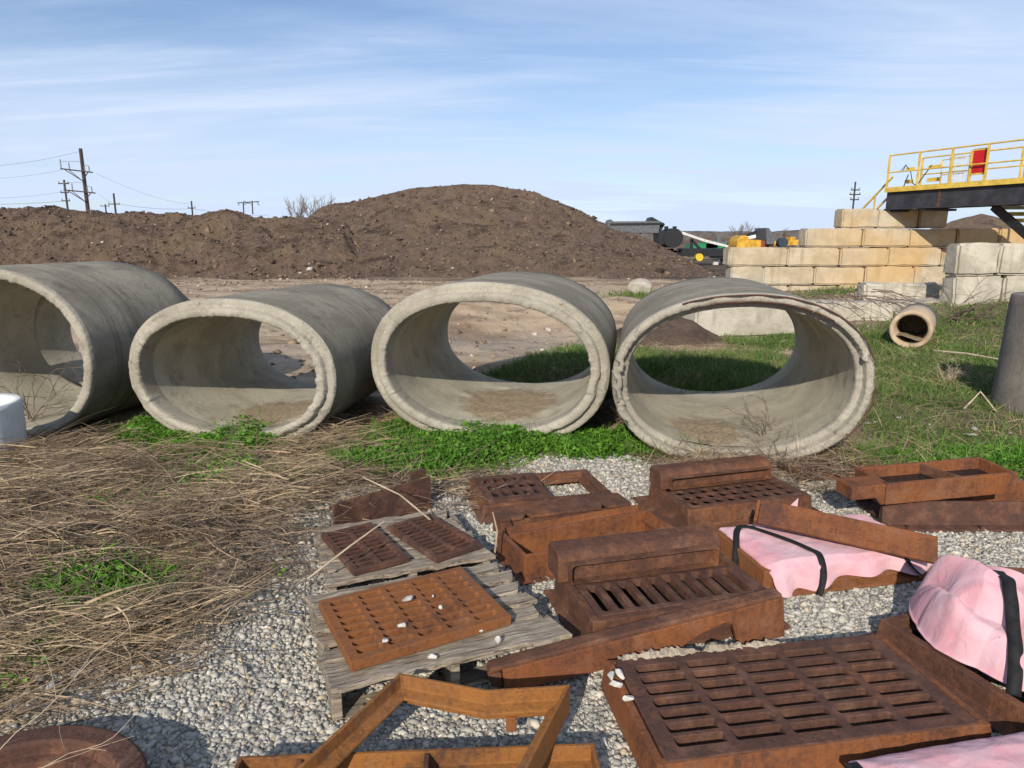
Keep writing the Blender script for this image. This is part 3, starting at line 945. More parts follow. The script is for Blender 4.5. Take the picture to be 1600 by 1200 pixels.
WY = 22.6
ux = lambda u, v=420: GY(u, v, WY)[0]
zs = [2.63, 2.01, 1.41, 0.80, 0.20, -0.42]
gw = 'stained block wall under the walkway'
ordn = ['first', 'second', 'third', 'fourth', 'fifth', 'sixth', 'seventh']
courses = [('top', [1315, 1371, 1437, 1482], 0.30), ('second', [1258, 1347, 1420, 1495, 1560, 1625], 0.14), ('third', [1138, 1231, 1312, 1387, 1472, 1550], 0.04),
           ('fourth', [1142, 1194, 1274, 1353, 1429, 1510], 0.0), ('lowest', [1120, 1194, 1235, 1314, 1390, 1470], 0.0)]
for ci, (cn, us, back) in enumerate(courses):
    for k in range(len(us) - 1):
        g = 0.012
        m = BLOCK_Y
        block(f'{ordn[k]} block from the left in the {cn} course of the ochre stained wall', (ux(us[k]) + g, WY + back + 0.03 * ((k * 5 + ci) % 3), zs[ci + 1] + 0.006), (ux(us[k + 1]) - g, WY + back + 0.03 * ((k * 5 + ci) % 3), zs[ci + 1] + 0.006),
              zs[ci] - zs[ci + 1] - 0.014 - 0.02 * ((k * 7 + ci * 3) % 3) / 2, 0.62, m, gw, 100 + ci * 10 + k)
# nearer stack on the right
SY = 14.0
sx_ = lambda u: GY(u, 430, SY)[0]
gs = 'stacked pale blocks at right'
za, zb, zc_ = zat(478, SY), zat(430.5, SY), zat(380, SY)
for (lab, u0, u1, z0, z1, dy_) in (('upper pale block with rounded corner, at left of the right-hand stack', 1493, 1558, zb, zc_, 0), ('upper pale block cut by the right edge of the photo, on the right-hand stack', 1560, 1630, zb, zc_ - 0.02, 0.01),
                                   ('lower tan block carrying the right-hand stack', 1495, 1572, za - 0.15, zb - 0.012, 0.03), ('lower block cut by the right edge under the right-hand stack', 1574, 1640, za - 0.15, zb - 0.012, 0.02)):
    block(lab, (sx_(u0), SY + dy_, z0), (sx_(u1), SY + dy_, z0), z1 - z0, 0.46, BLOCK, gs, int(u0), rough=0.03)
# low blocks between the stack and the pipes
q0 = G(1086, 529); q1 = G(1243, 524)
block('pale block lying in grass seen through the rightmost pipe', (q0[0], q0[1], -0.02), (q1[0], q1[1], -0.02), 0.56, 0.6, BLOCK, 'single blocks on the grass', 61)
q0 = G(1262, 508); q1 = G(1394, 511)
block('low pale block half under dry branches behind the rightmost pipe', (q0[0], q0[1], 0), (q1[0], q1[1], 0), 0.46, 0.6, BLOCK, 'single blocks on the grass', 62)
q0 = GY(1396, 505, 13.9); q1 = GY(1500, 502, 14.6)
block('low grey block behind the small tan pipe', (q0[0], q0[1], -0.1), (q1[0], q1[1], -0.1), 0.52, 0.6, BLOCK_O, 'single blocks on the grass', 63)
q0 = GY(1352, 476, 15.6); q1 = GY(1466, 474, 15.4)
block('weathered grey slab resting behind the branches in front of the stained wall', (q0[0], q0[1], 0.12), (q1[0], q1[1], 0.12), 0.58, 0.7, BLOCK_O, 'single blocks on the grass', 64, rough=0.09)


def boulder(name, label, cat, p, s, mat, seed, group=None, sub=3, rot=0.0, cut=(0.55, 0.85)):
    bm = bmesh.new(); bmesh.ops.create_icosphere(bm, subdivisions=sub, radius=1.0)
    V = np.array([v.co[:] for v in bm.verts])
    # flatten along a few random planes -> broken facets
    r = np.random.default_rng(seed)
    for _ in range(9):
        n = r.normal(size=3); n /= np.linalg.norm(n); d = r.uniform(*cut)
        k = V @ n - d; V -= np.outer(np.clip(k, 0, None), n) * 0.92
    V += (fbm(V[:, 0] * 3 + V[:, 2], V[:, 1] * 3 - V[:, 2], seed, 3)[:, None] - 0.5) * 0.12 * V
    V *= np.array(s)
    for v, c_ in zip(bm.verts, V): v.co = c_
    me = bpy.data.meshes.new(name); bm.to_mesh(me); bm.free()
    o = link_mesh(name, me, mat, None, loc=p, rotz=rot)
    return tag(o, label, cat, group)


p = GY(1000, 446, 20.5)
boulder('boulder', 'tan boulder with grass tuft at the foot of the mulch mound', 'boulder', (p[0], 20.5, 0.2), (0.42, 0.35, 0.34), BLOCK_O, 5)

# ------------------------------------------------------------------ mulch mounds
t = NT('brown_mulch'); v = t.coord('World')
n0 = t.noise(v, 0.35, 6, 0.6, 0.5); n1 = t.noise(v, 2.2, 8, 0.7, 0.3); n2 = t.noise(v, 9, 8, 0.75)
c = t.mix((0.128, 0.087, 0.064), (0.240, 0.168, 0.121), t.rng(n1, 0.33, 0.66))
c = t.mix(c, (0.24, 0.17, 0.10), t.math('MULTIPLY', t.rng(n0, 0.50, 0.64), 0.62))
c = t.mix(c, (0.045, 0.029, 0.022), t.math('MULTIPLY', t.rng(t.noise(t.coord('World', scale=(0.5, 1, 1.6)), 0.7, 7, 0.65, 0.6), 0.53, 0.66), 0.75))
c = t.mix(c, (0.020, 0.013, 0.011), t.math('MULTIPLY', t.rng(n2, 0.55, 0.68), 0.7))
c = t.mix(c, (0.27, 0.225, 0.19), t.math('MULTIPLY', t.rng(t.noise(v, 18, 4, 0.8), 0.66, 0.72), 0.45))
MULCH = t.done(c, 0.95, t.bump(t.math('ADD', n2, t.noise(v, 30, 6, 0.75)), 1.0, 0.14))
CLODS = mat_stone('mulch_clods', [(0.0, (0.038, 0.025, 0.019)), (0.45, (0.105, 0.070, 0.050)), (0.86, (0.185, 0.126, 0.088)), (0.965, (0.17, 0.12, 0.08)), (0.988, (0.26, 0.22, 0.18)), (1.0, (0.46, 0.43, 0.40))])


def mound(name, label, sil, Yc, Yb, Yend, step, seed, rough=0.16, clods=3500, shelf=0.0, base=0.0):
    pts = np.array([GY(u, v_, Yc) for u, v_ in sil])
    xs = np.arange(pts[0, 0] - 0.1, pts[-1, 0] + 0.1, step)
    ys = np.arange(Yb - 2.5, Yend, step * 1.1)
    XX, YY = np.meshgrid(xs, ys, indexing='ij')

    def height(X, Y):
        # a mound seen from the camera: look up the crest along the ray
        crest = np.interp(X * Yc / np.maximum(Y, 1) * 0.5 + X * 0.5, pts[:, 0], pts[:, 2])
        yb = Yb + (fbm(X * 0.35, X * 0 + 3, seed, 3) - 0.5) * 2.2
        yc = Yc + (fbm(X * 0.25, X * 0 + 9, seed + 3, 3) - 0.5) * 1.0
        t_ = np.clip((Y - yb) / (yc - yb), 0, 1)
        prof = t_ ** 0.9 * (1 - 0.10 * np.sin(t_ * np.pi)) if shelf == 0 else smooth(0, 0.55, t_) * shelf + (1 - shelf) * smooth(0.3, 1.0, t_)
        back = np.clip(1 - (Y - yc) / (Yend - yc), 0, 1)
        prof = np.where(Y > yc, back ** 1.1, prof)
        h = np.maximum(crest - base, 0.0) * prof
        amp = rough * smooth(0, 0.5, h) * (1 - 0.75 * smooth(0.80, 1.0, t_))
        h = h + (fbm(X * 0.9, Y * 0.9, seed + 7, 5, 0.6) - 0.5) * 2 * amp * 1.6 + (fbm(X * 3.5, Y * 3.5, seed + 17, 3, 0.6) - 0.5) * 2 * amp * 0.7
        return base - 0.06 + h
    ZZ = height(XX, YY)
    ZZ[:, 0] = base - 0.3; ZZ[:, -1] = base - 0.3; ZZ[0] = np.minimum(ZZ[0], base - 0.1) if pts[0, 2] < 0.4 else ZZ[0]
    root = thing(name, label, 'mulch mound', (float(pts[:, 0].mean()), Yb, base))
    off = np.array([pts[:, 0].mean(), Yb, base])
    V = np.stack([XX, YY, ZZ], -1).reshape(-1, 3) - off
    link_mesh('heap', np_mesh('heap', V, grid_faces(len(xs), len(ys))), MULCH, root, smooth_sh=False)
    if clods:
        X = rng.uniform(xs[0], xs[-1], clods); Y = Yb - 1.2 + (Yc - Yb + 1.6) * rng.uniform(size=clods) ** 1.15
        Z = height(X, Y)
        k = Z > base - 0.04
        P = np.stack([X, Y, Z + 0.0], 1)[k] - off
        V, F = stones(P, np.clip(rng.lognormal(-2.75, 0.55, len(P)), 0.03, 0.34), (0.25, 0.9), 0.34)
        tag(link_mesh('clods', np_mesh('clods', V, F), CLODS, root), kind='stuff')
    return root


mound('mulch_mound', 'large brown mulch mound rising highest behind the middle pipes',
      [(405, 425), (440, 390), (470, 352), (500, 323), (520, 316), (560, 311), (600, 302), (650, 292), (700, 287), (735, 285), (770, 286), (805, 292), (840, 299), (856, 306), (880, 316), (905, 325), (930, 340), (960, 357), (1000, 366), (1035, 383), (1065, 398), (1090, 412), (1130, 432)],
      38.5, 31.0, 47, 0.10, 210, 0.135, 13000)
mound('mulch_ridge', 'long low ridge of dark mulch along the left horizon below the power poles',
      [(-120, 327), (0, 325), (60, 327), (85, 322), (115, 327), (200, 330), (270, 333), (305, 336), (322, 330), (345, 327), (372, 328), (400, 339), (450, 341), (500, 338), (540, 345), (600, 425)],
      36.0, 29.8, 44, 0.10, 340, 0.30, 11000, shelf=0.55)
mound('mulch_mound', 'distant brown mulch mound seen under the yellow walkway at right',
      [(1400, 372), (1470, 352), (1490, 342), (1525, 334), (1538, 330), (1560, 338), (1590, 352), (1640, 362), (1700, 372)], 62, 54, 72, 0.4, 55, 0.15, 0)
mound('mulch_mound', 'far reddish brown mound behind the screening machine and the conveyor',
      [(1040, 385), (1060, 378), (1080, 371), (1120, 369), (1160, 370), (1200, 374), (1240, 380)], 78, 66, 90, 0.5, 71, 0.2, 0)

# ------------------------------------------------------------------ rusty castings
def corner_frame(a, b):
    """origin at a, local x towards b"""
    a = np.array(a); b = np.array(b)
    return tuple(a), math.atan2(b[1] - a[1], b[0] - a[0]), float(np.hypot(*(b - a)[:2]))


def rectpts(W, D, z=0, x0=0, y0=0): return [(x0, y0, z), (x0 + W, y0, z), (x0 + W, y0 + D, z), (x0, y0 + D, z)]


def edges_lin(a, b, n): return list(np.linspace(a, b, n + 1))


# --- pallets
def pallet(label, origin, yaw, W, D, H, boards, seed, rot=None):
    r = random.Random(seed)
    root = thing('wooden_pallet', label, 'pallet', (origin[0], origin[1], 0), yaw, 'grey wooden pallets')
    y = 0.0
    for (wd, x0, x1, gap) in boards:
        n = 26
        mb = MB(); sl = r.uniform(-0.006, 0.006)
        xs = np.linspace(x0 * W, x1 * W, n)
        V = []
        for i, x in enumerate(xs):
            e = 0.006
            j0, j1 = r.uniform(-e, e), r.uniform(-e, e)
            zj = H + 0.003 * math.sin(i * 0.9 + seed) + r.uniform(-0.001, 0.001)
            dx0 = r.uniform(-0.02, 0.02) if i in (0, n - 1) else 0
            ys_ = y + sl * (i / n - 0.5)
            V += [(x + dx0, ys_ + j0, zj - 0.022), (x - dx0, ys_ + wd + j1, zj - 0.022), (x - dx0, ys_ + wd + j1, zj - abs(j1) * 0.4), (x + dx0, ys_ + j0, zj - abs(j0) * 0.4)]
        F = [(0, 1, 2, 3), ((n - 1) * 4 + 3, (n - 1) * 4 + 2, (n - 1) * 4 + 1, (n - 1) * 4)]
        for i in range(n - 1):
            for k in range(4):
                F.append((i * 4 + k, i * 4 + (k + 1) % 4, (i + 1) * 4 + (k + 1) % 4, (i + 1) * 4 + k))
        mb.add(V, F)
        mb.build('board', WOOD, root, bevel=0.003)
        y += wd + gap
    for fx in (0.0, 0.47, 0.93):
        mb = MB(); x = fx * W + 0.004
        # notched stringer
        pol = [(0.0, 0.012), (D * 0.14, 0.012), (D * 0.18, 0.045), (D * 0.36, 0.045), (D * 0.40, 0.012), (D * 0.60, 0.012), (D * 0.64, 0.045), (D * 0.82, 0.045), (D * 0.86, 0.012), (D, 0.012), (D, H - 0.024), (0.0, H - 0.024)]
        V = [(xx, q[0] + 0.004, q[1]) for xx in (x, x + 0.036) for q in pol]
        m = len(pol)
        mb.add(V, [tuple(reversed(range(m))), tuple(range(m, 2 * m))] + [(k, (k + 1) % m, m + (k + 1) % m, m + k) for k in range(m)])
        mb.build('stringer', WOOD, root, bevel=0.003)
    mb = MB(); mb.box(0.01, W - 0.01, 0.02, 0.11, 0.0, 0.011); mb.build('base_board', WOOD, root)
    mb = MB(); mb.box(0.01, W - 0.01, D - 0.12, D - 0.03, 0.0, 0.011); mb.build('base_board', WOOD, root)
    return root


o1, yw1, W1 = corner_frame(G(515, 1078, .14), G(888, 990, .14))
D1 = 0.69
pallet('nearer grey wooden pallet with ragged boards carrying the orange grate', o1, yw1, W1, D1, 0.14,
       [(0.160, 0, 1.0, 0.020), (0.078, 0.0, 0.955, 0.028), (0.082, 0.0, 0.985, 0.026), (0.076, 0.0, 0.965, 0.030), (0.080, 0.02, 0.985, 0.018), (0.092, 0.0, 0.95, 0)], 3)
o2, yw2, W2 = corner_frame(G(512, 912, .12), G(775, 868, .12))
pallet('farther grey wooden pallet under the two small dark grates', o2, yw1 - 0.02, 0.80, 0.70, 0.12,
       [(0.105, 0, 1.0, 0.020), (0.088, 0.02, 0.96, 0.022), (0.092, 0, 0.98, 0.018), (0.084, 0.01, 0.95, 0.022), (0.088, 0.0, 0.93, 0.020), (0.11, 0.02, 0.92, 0)], 9)


# --- loose grates lying on the pallets
def grate_thing(label, origin, yaw, W, D, T, nx, ny, slot, mat, z, margin=0.022, tilt=(0, 0), group=None, taper=0.86):
    root = thing('drain_grate', label, 'drain grate', (origin[0], origin[1], z), 0, group, rot=(tilt[0], tilt[1], yaw))
    mb = MB()
    mb.grate(edges_lin(margin, W - margin, nx), edges_lin(margin, D - margin, ny), 0.004, T, margin, slot, taper=taper)
    mb.build('slotted_plate', mat, root, bevel=0.003)
    return root


oc, yc_, Wc = corner_frame(G(548, 1035, .185), G(799, 962, .185))
gr_orange = grate_thing('orange rusty rectangular grate with five columns of slots lying on the nearer pallet', oc, yc_, Wc, 0.485, 0.045, 5, 8, (0.80, 0.64), RUST_O, 0.141, 0.026)
mb = MB()
mb.sweep(rectpts(Wc, 0.485), [(-0.002, 0.004), (0.004, 0.004), (0.006, 0.046), (-0.006, 0.049), (-0.012, 0.046)], True)
og, yg, Wg = corner_frame(G(552, 887, .17), G(645, 863, .17))
grate_thing('small dark grate at left on the farther pallet', og, yg, 0.28, 0.50, 0.030, 2, 10, (0.82, 0.62), RUST_D, 0.121, 0.02, group='small dark grates on the farther pallet', taper=1.40)
og, yg, Wg = corner_frame(G(681, 867, .17), G(758, 842, .17))
grate_thing('small dark grate at right on the farther pallet', og, yg, 0.275, 0.50, 0.030, 2, 11, (0.82, 0.62), RUST_D, 0.121, 0.02, group='small dark grates on the farther pallet', taper=1.40)

# --- angle plate on edge behind the far pallet
o_, y_, L_ = corner_frame(G(545, 815, .0), G(672, 770, .0))
root = thing('steel_angle', 'dark rusty angle plate standing on edge behind the farther pallet', 'steel plate', (o_[0] + 0.05, o_[1] - 0.18, 0.0), y_ - 0.10)
mb = MB(); mb.sweep([(-0.115, -0.02, 0), (0, 0, 0), (0.56, 0.0, 0)], [(0, 0), (0.014, 0), (0.014, 0.215), (0, 0.215)])
mb.build('web', RUST_D, root, bevel=0.003)
mb = MB(); mb.box(0.43, 0.54, 0.005, 0.02, 0.217, 0.27); mb.build('tab', RUST_D, root, bevel=0.003)


def skirt_frame(mb, W, D, H, flange=0.06, wall=0.03, ledge=0.03):
    """cast frame: sloping skirt, top rim with an inner ledge"""
    mb.sweep(rectpts(W, D), [(flange, 0.0), (flange, 0.014), (0.008, 0.03), (0.0, H), (-wall, H), (-wall, H - 0.035), (-wall - ledge, H - 0.035), (-wall - ledge, H - 0.06), (-wall, H - 0.06), (-0.02, 0.0)], True)
    return mb


def hood_mesh(mb, L, dep, H, x0, y0, z0):
    """curb hood body: rounded top front, drawn along x"""
    arc = [(y0 + 0.055 - 0.055 * math.cos(t), z0 + H - 0.055 + 0.055 * math.sin(t)) for t in np.linspace(0, math.pi / 2, 6)]
    pol = [(y0, z0)] + arc + [(y0 + dep - 0.02, z0 + H), (y0 + dep, z0 + H - 0.02), (y0 + dep, z0)]
    mb.prism(pol, x0, x0 + L, 'x')
    return mb


t = NT('grate_shade'); v = t.coord()
GRATE_SHADE = t.done(t.mix((0.022, 0.016, 0.012), (0.075, 0.055, 0.040), t.rng(t.noise(v, 20, 7, 0.7), 0.35, 0.7)), 0.95, t.bump(t.noise(v, 50, 6, 0.7), 0.9, 0.02))  # near-black colour standing in for the shade below the inlet grates


def inlet(label, origin, yaw, W, D, H, hoodH, hood_dep, hx, grate_args, mat, matg, flange=0.06, tilt=0.0, openH=0.7):
    root = thing('curb_inlet', label, 'storm drain inlet', (origin[0], origin[1], 0), 0, 'curb inlets with hood and grate', rot=(tilt, 0, yaw))
    skirt_frame(MB(), W, D, H, flange, 0.035, 0.03).build('frame', mat, root, bevel=0.004)
    # hood: hollow front plate over the body
    y0 = D - hood_dep
    mb = MB(); hood_mesh(mb, hx[1] - hx[0], hood_dep + 0.02, hoodH, hx[0], y0, H + 0.002)
    hood = mb.build('hood', mat, root, bevel=0.008, seg=3)
    mb = MB()
    mb.grate([hx[0] + 0.045, hx[1] - 0.04], [0.012, hoodH * openH], 0.0, 0.045, 0.001, (0.995, 0.98), taper=0.98, rnd=0.45)
    # stand the plate upright in front of the hood body
    V = [(x, y0 - 0.002 - z, H + 0.003 + y) for (x, y, z) in mb.v]; mb.v = V
    o = mb.build('mouth_rim', mat, hood, bevel=0.004)
    nx, ny, slot, T, gm = grate_args
    gw_, gd = W - 0.075, D - hood_dep - 0.06
    mb = MB(); mb.grate(edges_lin(gm, gw_ - gm, nx), edges_lin(gm, gd - gm, ny), H + 0.002 - T, H + 0.002, gm, slot, taper=1.0 if ny == 1 else 1.2)
    mb.v = [(x + 0.0375, y + 0.037, z) for (x, y, z) in mb.v]
    g = mb.build('grate', matg, root, bevel=0.003)
    MB().box(0.03, W - 0.03, 0.03, D - 0.03, 0.004, 0.03).jitter(0.006, 9, 3).build('shade_floor', GRATE_SHADE, root)  # added dark floor so the grate holes look shaded
    return root


# J: front centre inlet with ten long slots
oj, yj, Wj = corner_frame(G(927, 969, .15), G(1207, 928, .15))
inlet('rusty curb inlet in the centre foreground with ten long slots and a hood', oj, yj, Wj + 0.02, 0.475, 0.14, 0.142, 0.14, (-0.035, Wj - 0.05), (10, 1, (0.62, 0.94), 0.036, 0.02), RUST, RUST_D, flange=0.05)
# K: rear inlet with a waffle grate
ok_, yk, Wk = corner_frame(G(1077, 795, .14), G(1262, 772, .14))
inlet('rusty curb inlet at the back with a waffle grate and a hood beside the twigs', ok_, yk, 0.84, 0.47, 0.13, 0.118, 0.14, (0.0, 0.80), (9, 3, (0.72, 0.78), 0.018, 0.012), RUST, RUST_D, flange=0.09)

# G: low frame with a small waffle grate
o_, y_, W_ = corner_frame(G(756, 791, .1), G(959, 772, .1))
root = thing('inlet_frame', 'low rusty frame at the back half covered by a small waffle grate', 'drain frame', (o_[0], o_[1], 0), y_)
skirt_frame(MB(), W_, 0.50, 0.10, 0.03, 0.055, 0.03).build('frame', RUST, root, bevel=0.004)
mb = MB(); mb.grate(edges_lin(0.03, 0.365, 5), edges_lin(0.03, 0.40, 3), 0.096, 0.118, 0.03, (0.66, 0.72), taper=1.2); mb.v = [(x + 0.035, y + 0.04, z) for x, y, z in mb.v]
mb.build('grate', RUST_D, root, bevel=0.003)

# H: flat notched plate
o_, y_, W_ = corner_frame(G(781, 812, .14), G(987, 786, .14))
root = thing('curb_plate', 'flat rusty plate with two notches between the open box frame and the waffle frame', 'steel plate', (o_[0], o_[1], 0), y_)
mb = MB()
pol = [(0, 0), (0.17 * W_, 0), (0.215 * W_, 0.05), (0.225 * W_, 0.0), (0.76 * W_, 0), (0.80 * W_, 0.055), (0.815 * W_, 0), (W_, 0), (W_, 0.185), (0, 0.185)]
mb.prism(pol, 0.122, 0.140, 'z'); mb.build('top_plate', RUST, root, bevel=0.003)
mb = MB(); mb.box(0.01, W_ - 0.01, 0.012, 0.03, 0.0, 0.120); mb.build('front_web', RUST, root, bevel=0.003)
mb = MB(); mb.box(0.01, W_ - 0.01, 0.16, 0.178, 0.0, 0.120); mb.build('rear_web', RUST, root, bevel=0.003)

# I: deep open box frame
o_, y_, W_ = corner_frame(G(820, 870, .14), G(1050, 825, .14))
root = thing('box_frame', 'deep open orange rust box frame behind the centre inlet', 'drain frame', (o_[0], o_[1], 0), y_)
mb = MB(); D_ = 0.36
mb.sweep(rectpts(W_ + 0.02, D_), [(0.03, 0.0), (0.03, 0.012), (0.0, 0.02), (0.0, 0.140), (-0.016, 0.146), (-0.020, 0.112), (-0.05, 0.105), (-0.05, 0.088), (-0.02, 0.088), (-0.018, 0.0)], True)
mb.build('frame', RUST_M, root, bevel=0.003)
mb = MB(); mb.box(0.024, W_ - 0.004, D_ - 0.125, D_ - 0.105, 0.02, 0.15); mb.build('cross_bar', RUST_M, root, bevel=0.003)

# R: long curb hood piece leaning across the front
pr0 = G(785, 1048, .095); pr1 = G(1225, 934, .245)
o_, y_, L_ = corner_frame(pr0, pr1)
tilt = math.atan2(pr1[2] - pr0[2], L_)
L3 = math.hypot(L_, pr1[2] - pr0[2])
root = thing('curb_hood', 'long tapering rusty curb hood lying loose in front of the centre inlet', 'curb casting', tuple(pr0), 0, rot=(0, 0, y_))
mb = MB()
pol = [(0, 0), (0.0, -0.075)] + [(x, -0.098 - 0.012 * math.sin(x * 3)) for x in np.linspace(0.08, 0.62, 5)] + [(0.70, -0.105), (0.80, -0.065), (0.90, -0.045), (0.935, -0.06), (0.955, -0.175), (L3 - 0.002, -0.175), (L3, 0.0)]
ct, st_ = math.cos(-tilt), math.sin(-tilt)
mb.prism(pol, 0.0, 0.022, 'y')
front = mb.v; mb.v = [(x * math.cos(tilt) - z * math.sin(tilt), y, x * math.sin(tilt) + z * math.cos(tilt)) for x, y, z in mb.v]
mb.build('front_web', RUST_M, root, bevel=0.004)
mb = MB(); mb.prism([(-0.055, -0.012), (-0.042, 0.012), (L3 * 0.3, 0.018), (L3, 0.014), (L3, -0.006), (0, -0.008)], 0.008, 0.070, 'y')
mb.v = [(x * math.cos(tilt) - z * math.sin(tilt), y, x * math.sin(tilt) + z * math.cos(tilt)) for x, y, z in mb.v]
mb.build('top_plate', RUST, root, bevel=0.008, seg=3)
mb = MB(); mb.prism([(0.0, -0.01), (0.0, -0.075), (L3 * 0.7, -0.09), (L3 - 0.01, -0.14), (L3 - 0.01, -0.008)], 0.052, 0.068, 'y')
mb.v = [(x * math.cos(tilt) - z * math.sin(tilt), y, x * math.sin(tilt) + z * math.cos(tilt)) for x, y, z in mb.v]
mb.build('rear_web', RUST, root, bevel=0.004)
mb = MB(); mb.prism([(-0.055, -0.014), (0.0, -0.012), (0.0, -0.078), (-0.045, -0.07)], 0.01, 0.066, 'y')
mb.v = [(x * math.cos(tilt) - z * math.sin(tilt), y, x * math.sin(tilt) + z * math.cos(tilt)) for x, y, z in mb.v]
mb.build('end_cap', RUST, root, bevel=0.012, seg=3)

# Q: big grate in its frame, front right
oq, yq, Wq = corner_frame(G(1027, 1195, .12), G(1549, 1130, .12))
DQ = 0.535
root = thing('drain_grate', 'largest brown grate with five columns of slots in the right foreground', 'drain grate', (oq[0], oq[1], 0), yq)
mb = MB(); mb.sweep(rectpts(Wq, DQ), [(0.012, 0.0), (0.0, 0.116), (-0.022, 0.120), (-0.026, 0.118), (-0.028, 0.04), (-0.01, 0.0)], True)
mb.build('frame', RUST_M, root, bevel=0.004)
mb = MB(); mb.grate(edges_lin(0.075, Wq - 0.075, 5), edges_lin(0.05, DQ - 0.05, 7), 0.052, 0.121, 0.043, (0.84, 0.70), taper=0.92, rnd=0.5)
mb.build('slotted_plate', RUST_D, root, bevel=0.004)
# mortar crust on its back edge
mu = []
for i in range(16):
    f = i / 15
    mu.append((Wq * (0.10 + 0.62 * f), DQ - 0.03 + 0.05 * math.sin(i * 1.9) * 0.6))
bmv = MB()
n = 110
xs = np.linspace(0.0, 1.0, n)
rows = []
env = smooth(0.0, 0.06, xs) * smooth(1.0, 0.94, xs)
for j, (yy, zz) in enumerate([(-0.030, -0.004), (-0.016, 0.014), (0.004, 0.024), (0.028, 0.016), (0.045, -0.05)]):
    w_ = np.clip(0.15 + 1.9 * (fbm(xs * 9, xs * 0 + 3, 4, 5, 0.65) - 0.25), 0.12, 1.4)
    rows.append(np.stack([0.05 + xs * Wq * 0.60, DQ - 0.006 + yy * w_ + (fbm(xs * 30, xs * 0 + j, 9, 4, 0.7) - 0.5) * 0.030, 0.116 + zz * w_ * env + (fbm(xs * 45, xs * 0 + j * 3, 14, 3, 0.7) - 0.5) * 0.024 * (zz > 0)], 1))
V = np.concatenate(rows); F = [(i * n + k, i * n + k + 1, (i + 1) * n + k + 1, (i + 1) * n + k) for i in range(4) for k in range(n - 1)]
bmv.add(V, F)
tag(bmv.build('mortar_crust', MORTAR, None, loc=(oq[0], oq[1], 0), rotz=yq, smooth_sh=False), 'tan mortar crust along the back edge of the largest grate', 'mortar')

# S: bent steel frame, front centre
zt = 0.21
ps = [G(462, 1200, zt - 0.03), G(624, 1051, zt), G(760, 1077, zt), G(891, 1069, zt + 0.005), G(816, 1215, zt + 0.02)]
root = thing('bent_frame', 'open bent orange steel frame propped up in the bottom centre foreground', 'drain frame', (0, 0, 0))
mb = MB(); mb.sweep(ps, [(-0.0, -0.105), (0.0, 0.0), (0.012, 0.0), (0.014, -0.045), (0.05, -0.055), (0.05, -0.066), (0.014, -0.062), (0.012, -0.105)])
mb.build('frame', RUST_G, root, bevel=0.003)
pb = G(800, 1130, 0.11)
mb = MB(); mb.box(pb[0] - 0.02, pb[0] + 0.015, pb[1] + 0.02, pb[1] + 0.035, 0.06, 0.115); mb.build('lug', RUST_M, root, bevel=0.004)

# T: trough frame at the bottom edge
o_, y_, W_ = corner_frame(G(372, 1260, .10), G(935, 1236, .10))
ob = G(374, 1181, .10); oe = G(929, 1160, .10)
wT = float(np.hypot(*(oe - ob)[:2])); yT = math.atan2(oe[1] - ob[1], oe[0] - ob[0]); DT = 0.36
ox = ob[0] + DT * math.sin(yT); oy = ob[1] - DT * math.cos(yT)
root = thing('box_frame', 'long orange rust trough frame cut by the bottom edge under the bent frame', 'drain frame', (ox, oy, 0), yT)
mb = MB(); mb.sweep(rectpts(wT, DT), [(0.012, 0.0), (0.0, 0.10), (-0.013, 0.10), (-0.014, 0.05), (-0.05, 0.045), (-0.05, 0.034), (-0.012, 0.034), (-0.005, 0.0)], True)
mb.build('frame', RUST_G, root, bevel=0.003)
mb = MB(); mb.box(wT * 0.515, wT * 0.53, 0.015, DT - 0.015, 0.046, 0.098); mb.build('divider', RUST, root, bevel=0.003)
mb = MB(); mb.box(wT * 0.16, wT * 0.178, 0.015, DT - 0.015, 0.046, 0.094); mb.build('divider', RUST_M, root, bevel=0.003)

# U: round frame, bottom left
root = thing('manhole_ring', 'round rusty manhole ring cut by the bottom left corner', 'manhole frame', (-1.40, 1.545, 0))
mb = MB(); mb.lathe([(0.43, 0.0), (0.43, 0.02), (0.405, 0.03), (0.395, 0.13), (0.385, 0.138), (0.325, 0.138), (0.318, 0.13), (0.315, 0.095), (0.285, 0.09), (0.283, 0.06), (0.30, 0.05), (0.31, 0.0)], 96)
mb.build('ring', RUST_D, root, smooth_sh=False, bevel=0.003)
root2 = MB(); root2.lathe([(0.0, 0.055), (0.15, 0.055), (0.27, 0.058), (0.281, 0.062), (0.281, 0.052), (0.26, 0.04), (0.0, 0.04)], 72, closed=False)
root2.build('cover', RUST, root)

# V: flat lattice at the back right
o_, y_, W_ = corner_frame(G(1248, 742, .07), G(1405, 736, .07))
grate_thing('flat rusty lattice grate at the back right behind the twigs', o_, y_, W_, 0.30, 0.05, 6, 2, (0.80, 0.78), RUST, 0.02, 0.02)


def local_box(name, label, cat, c0, c1, H, D, mat, z0=0.0, **kw): pass


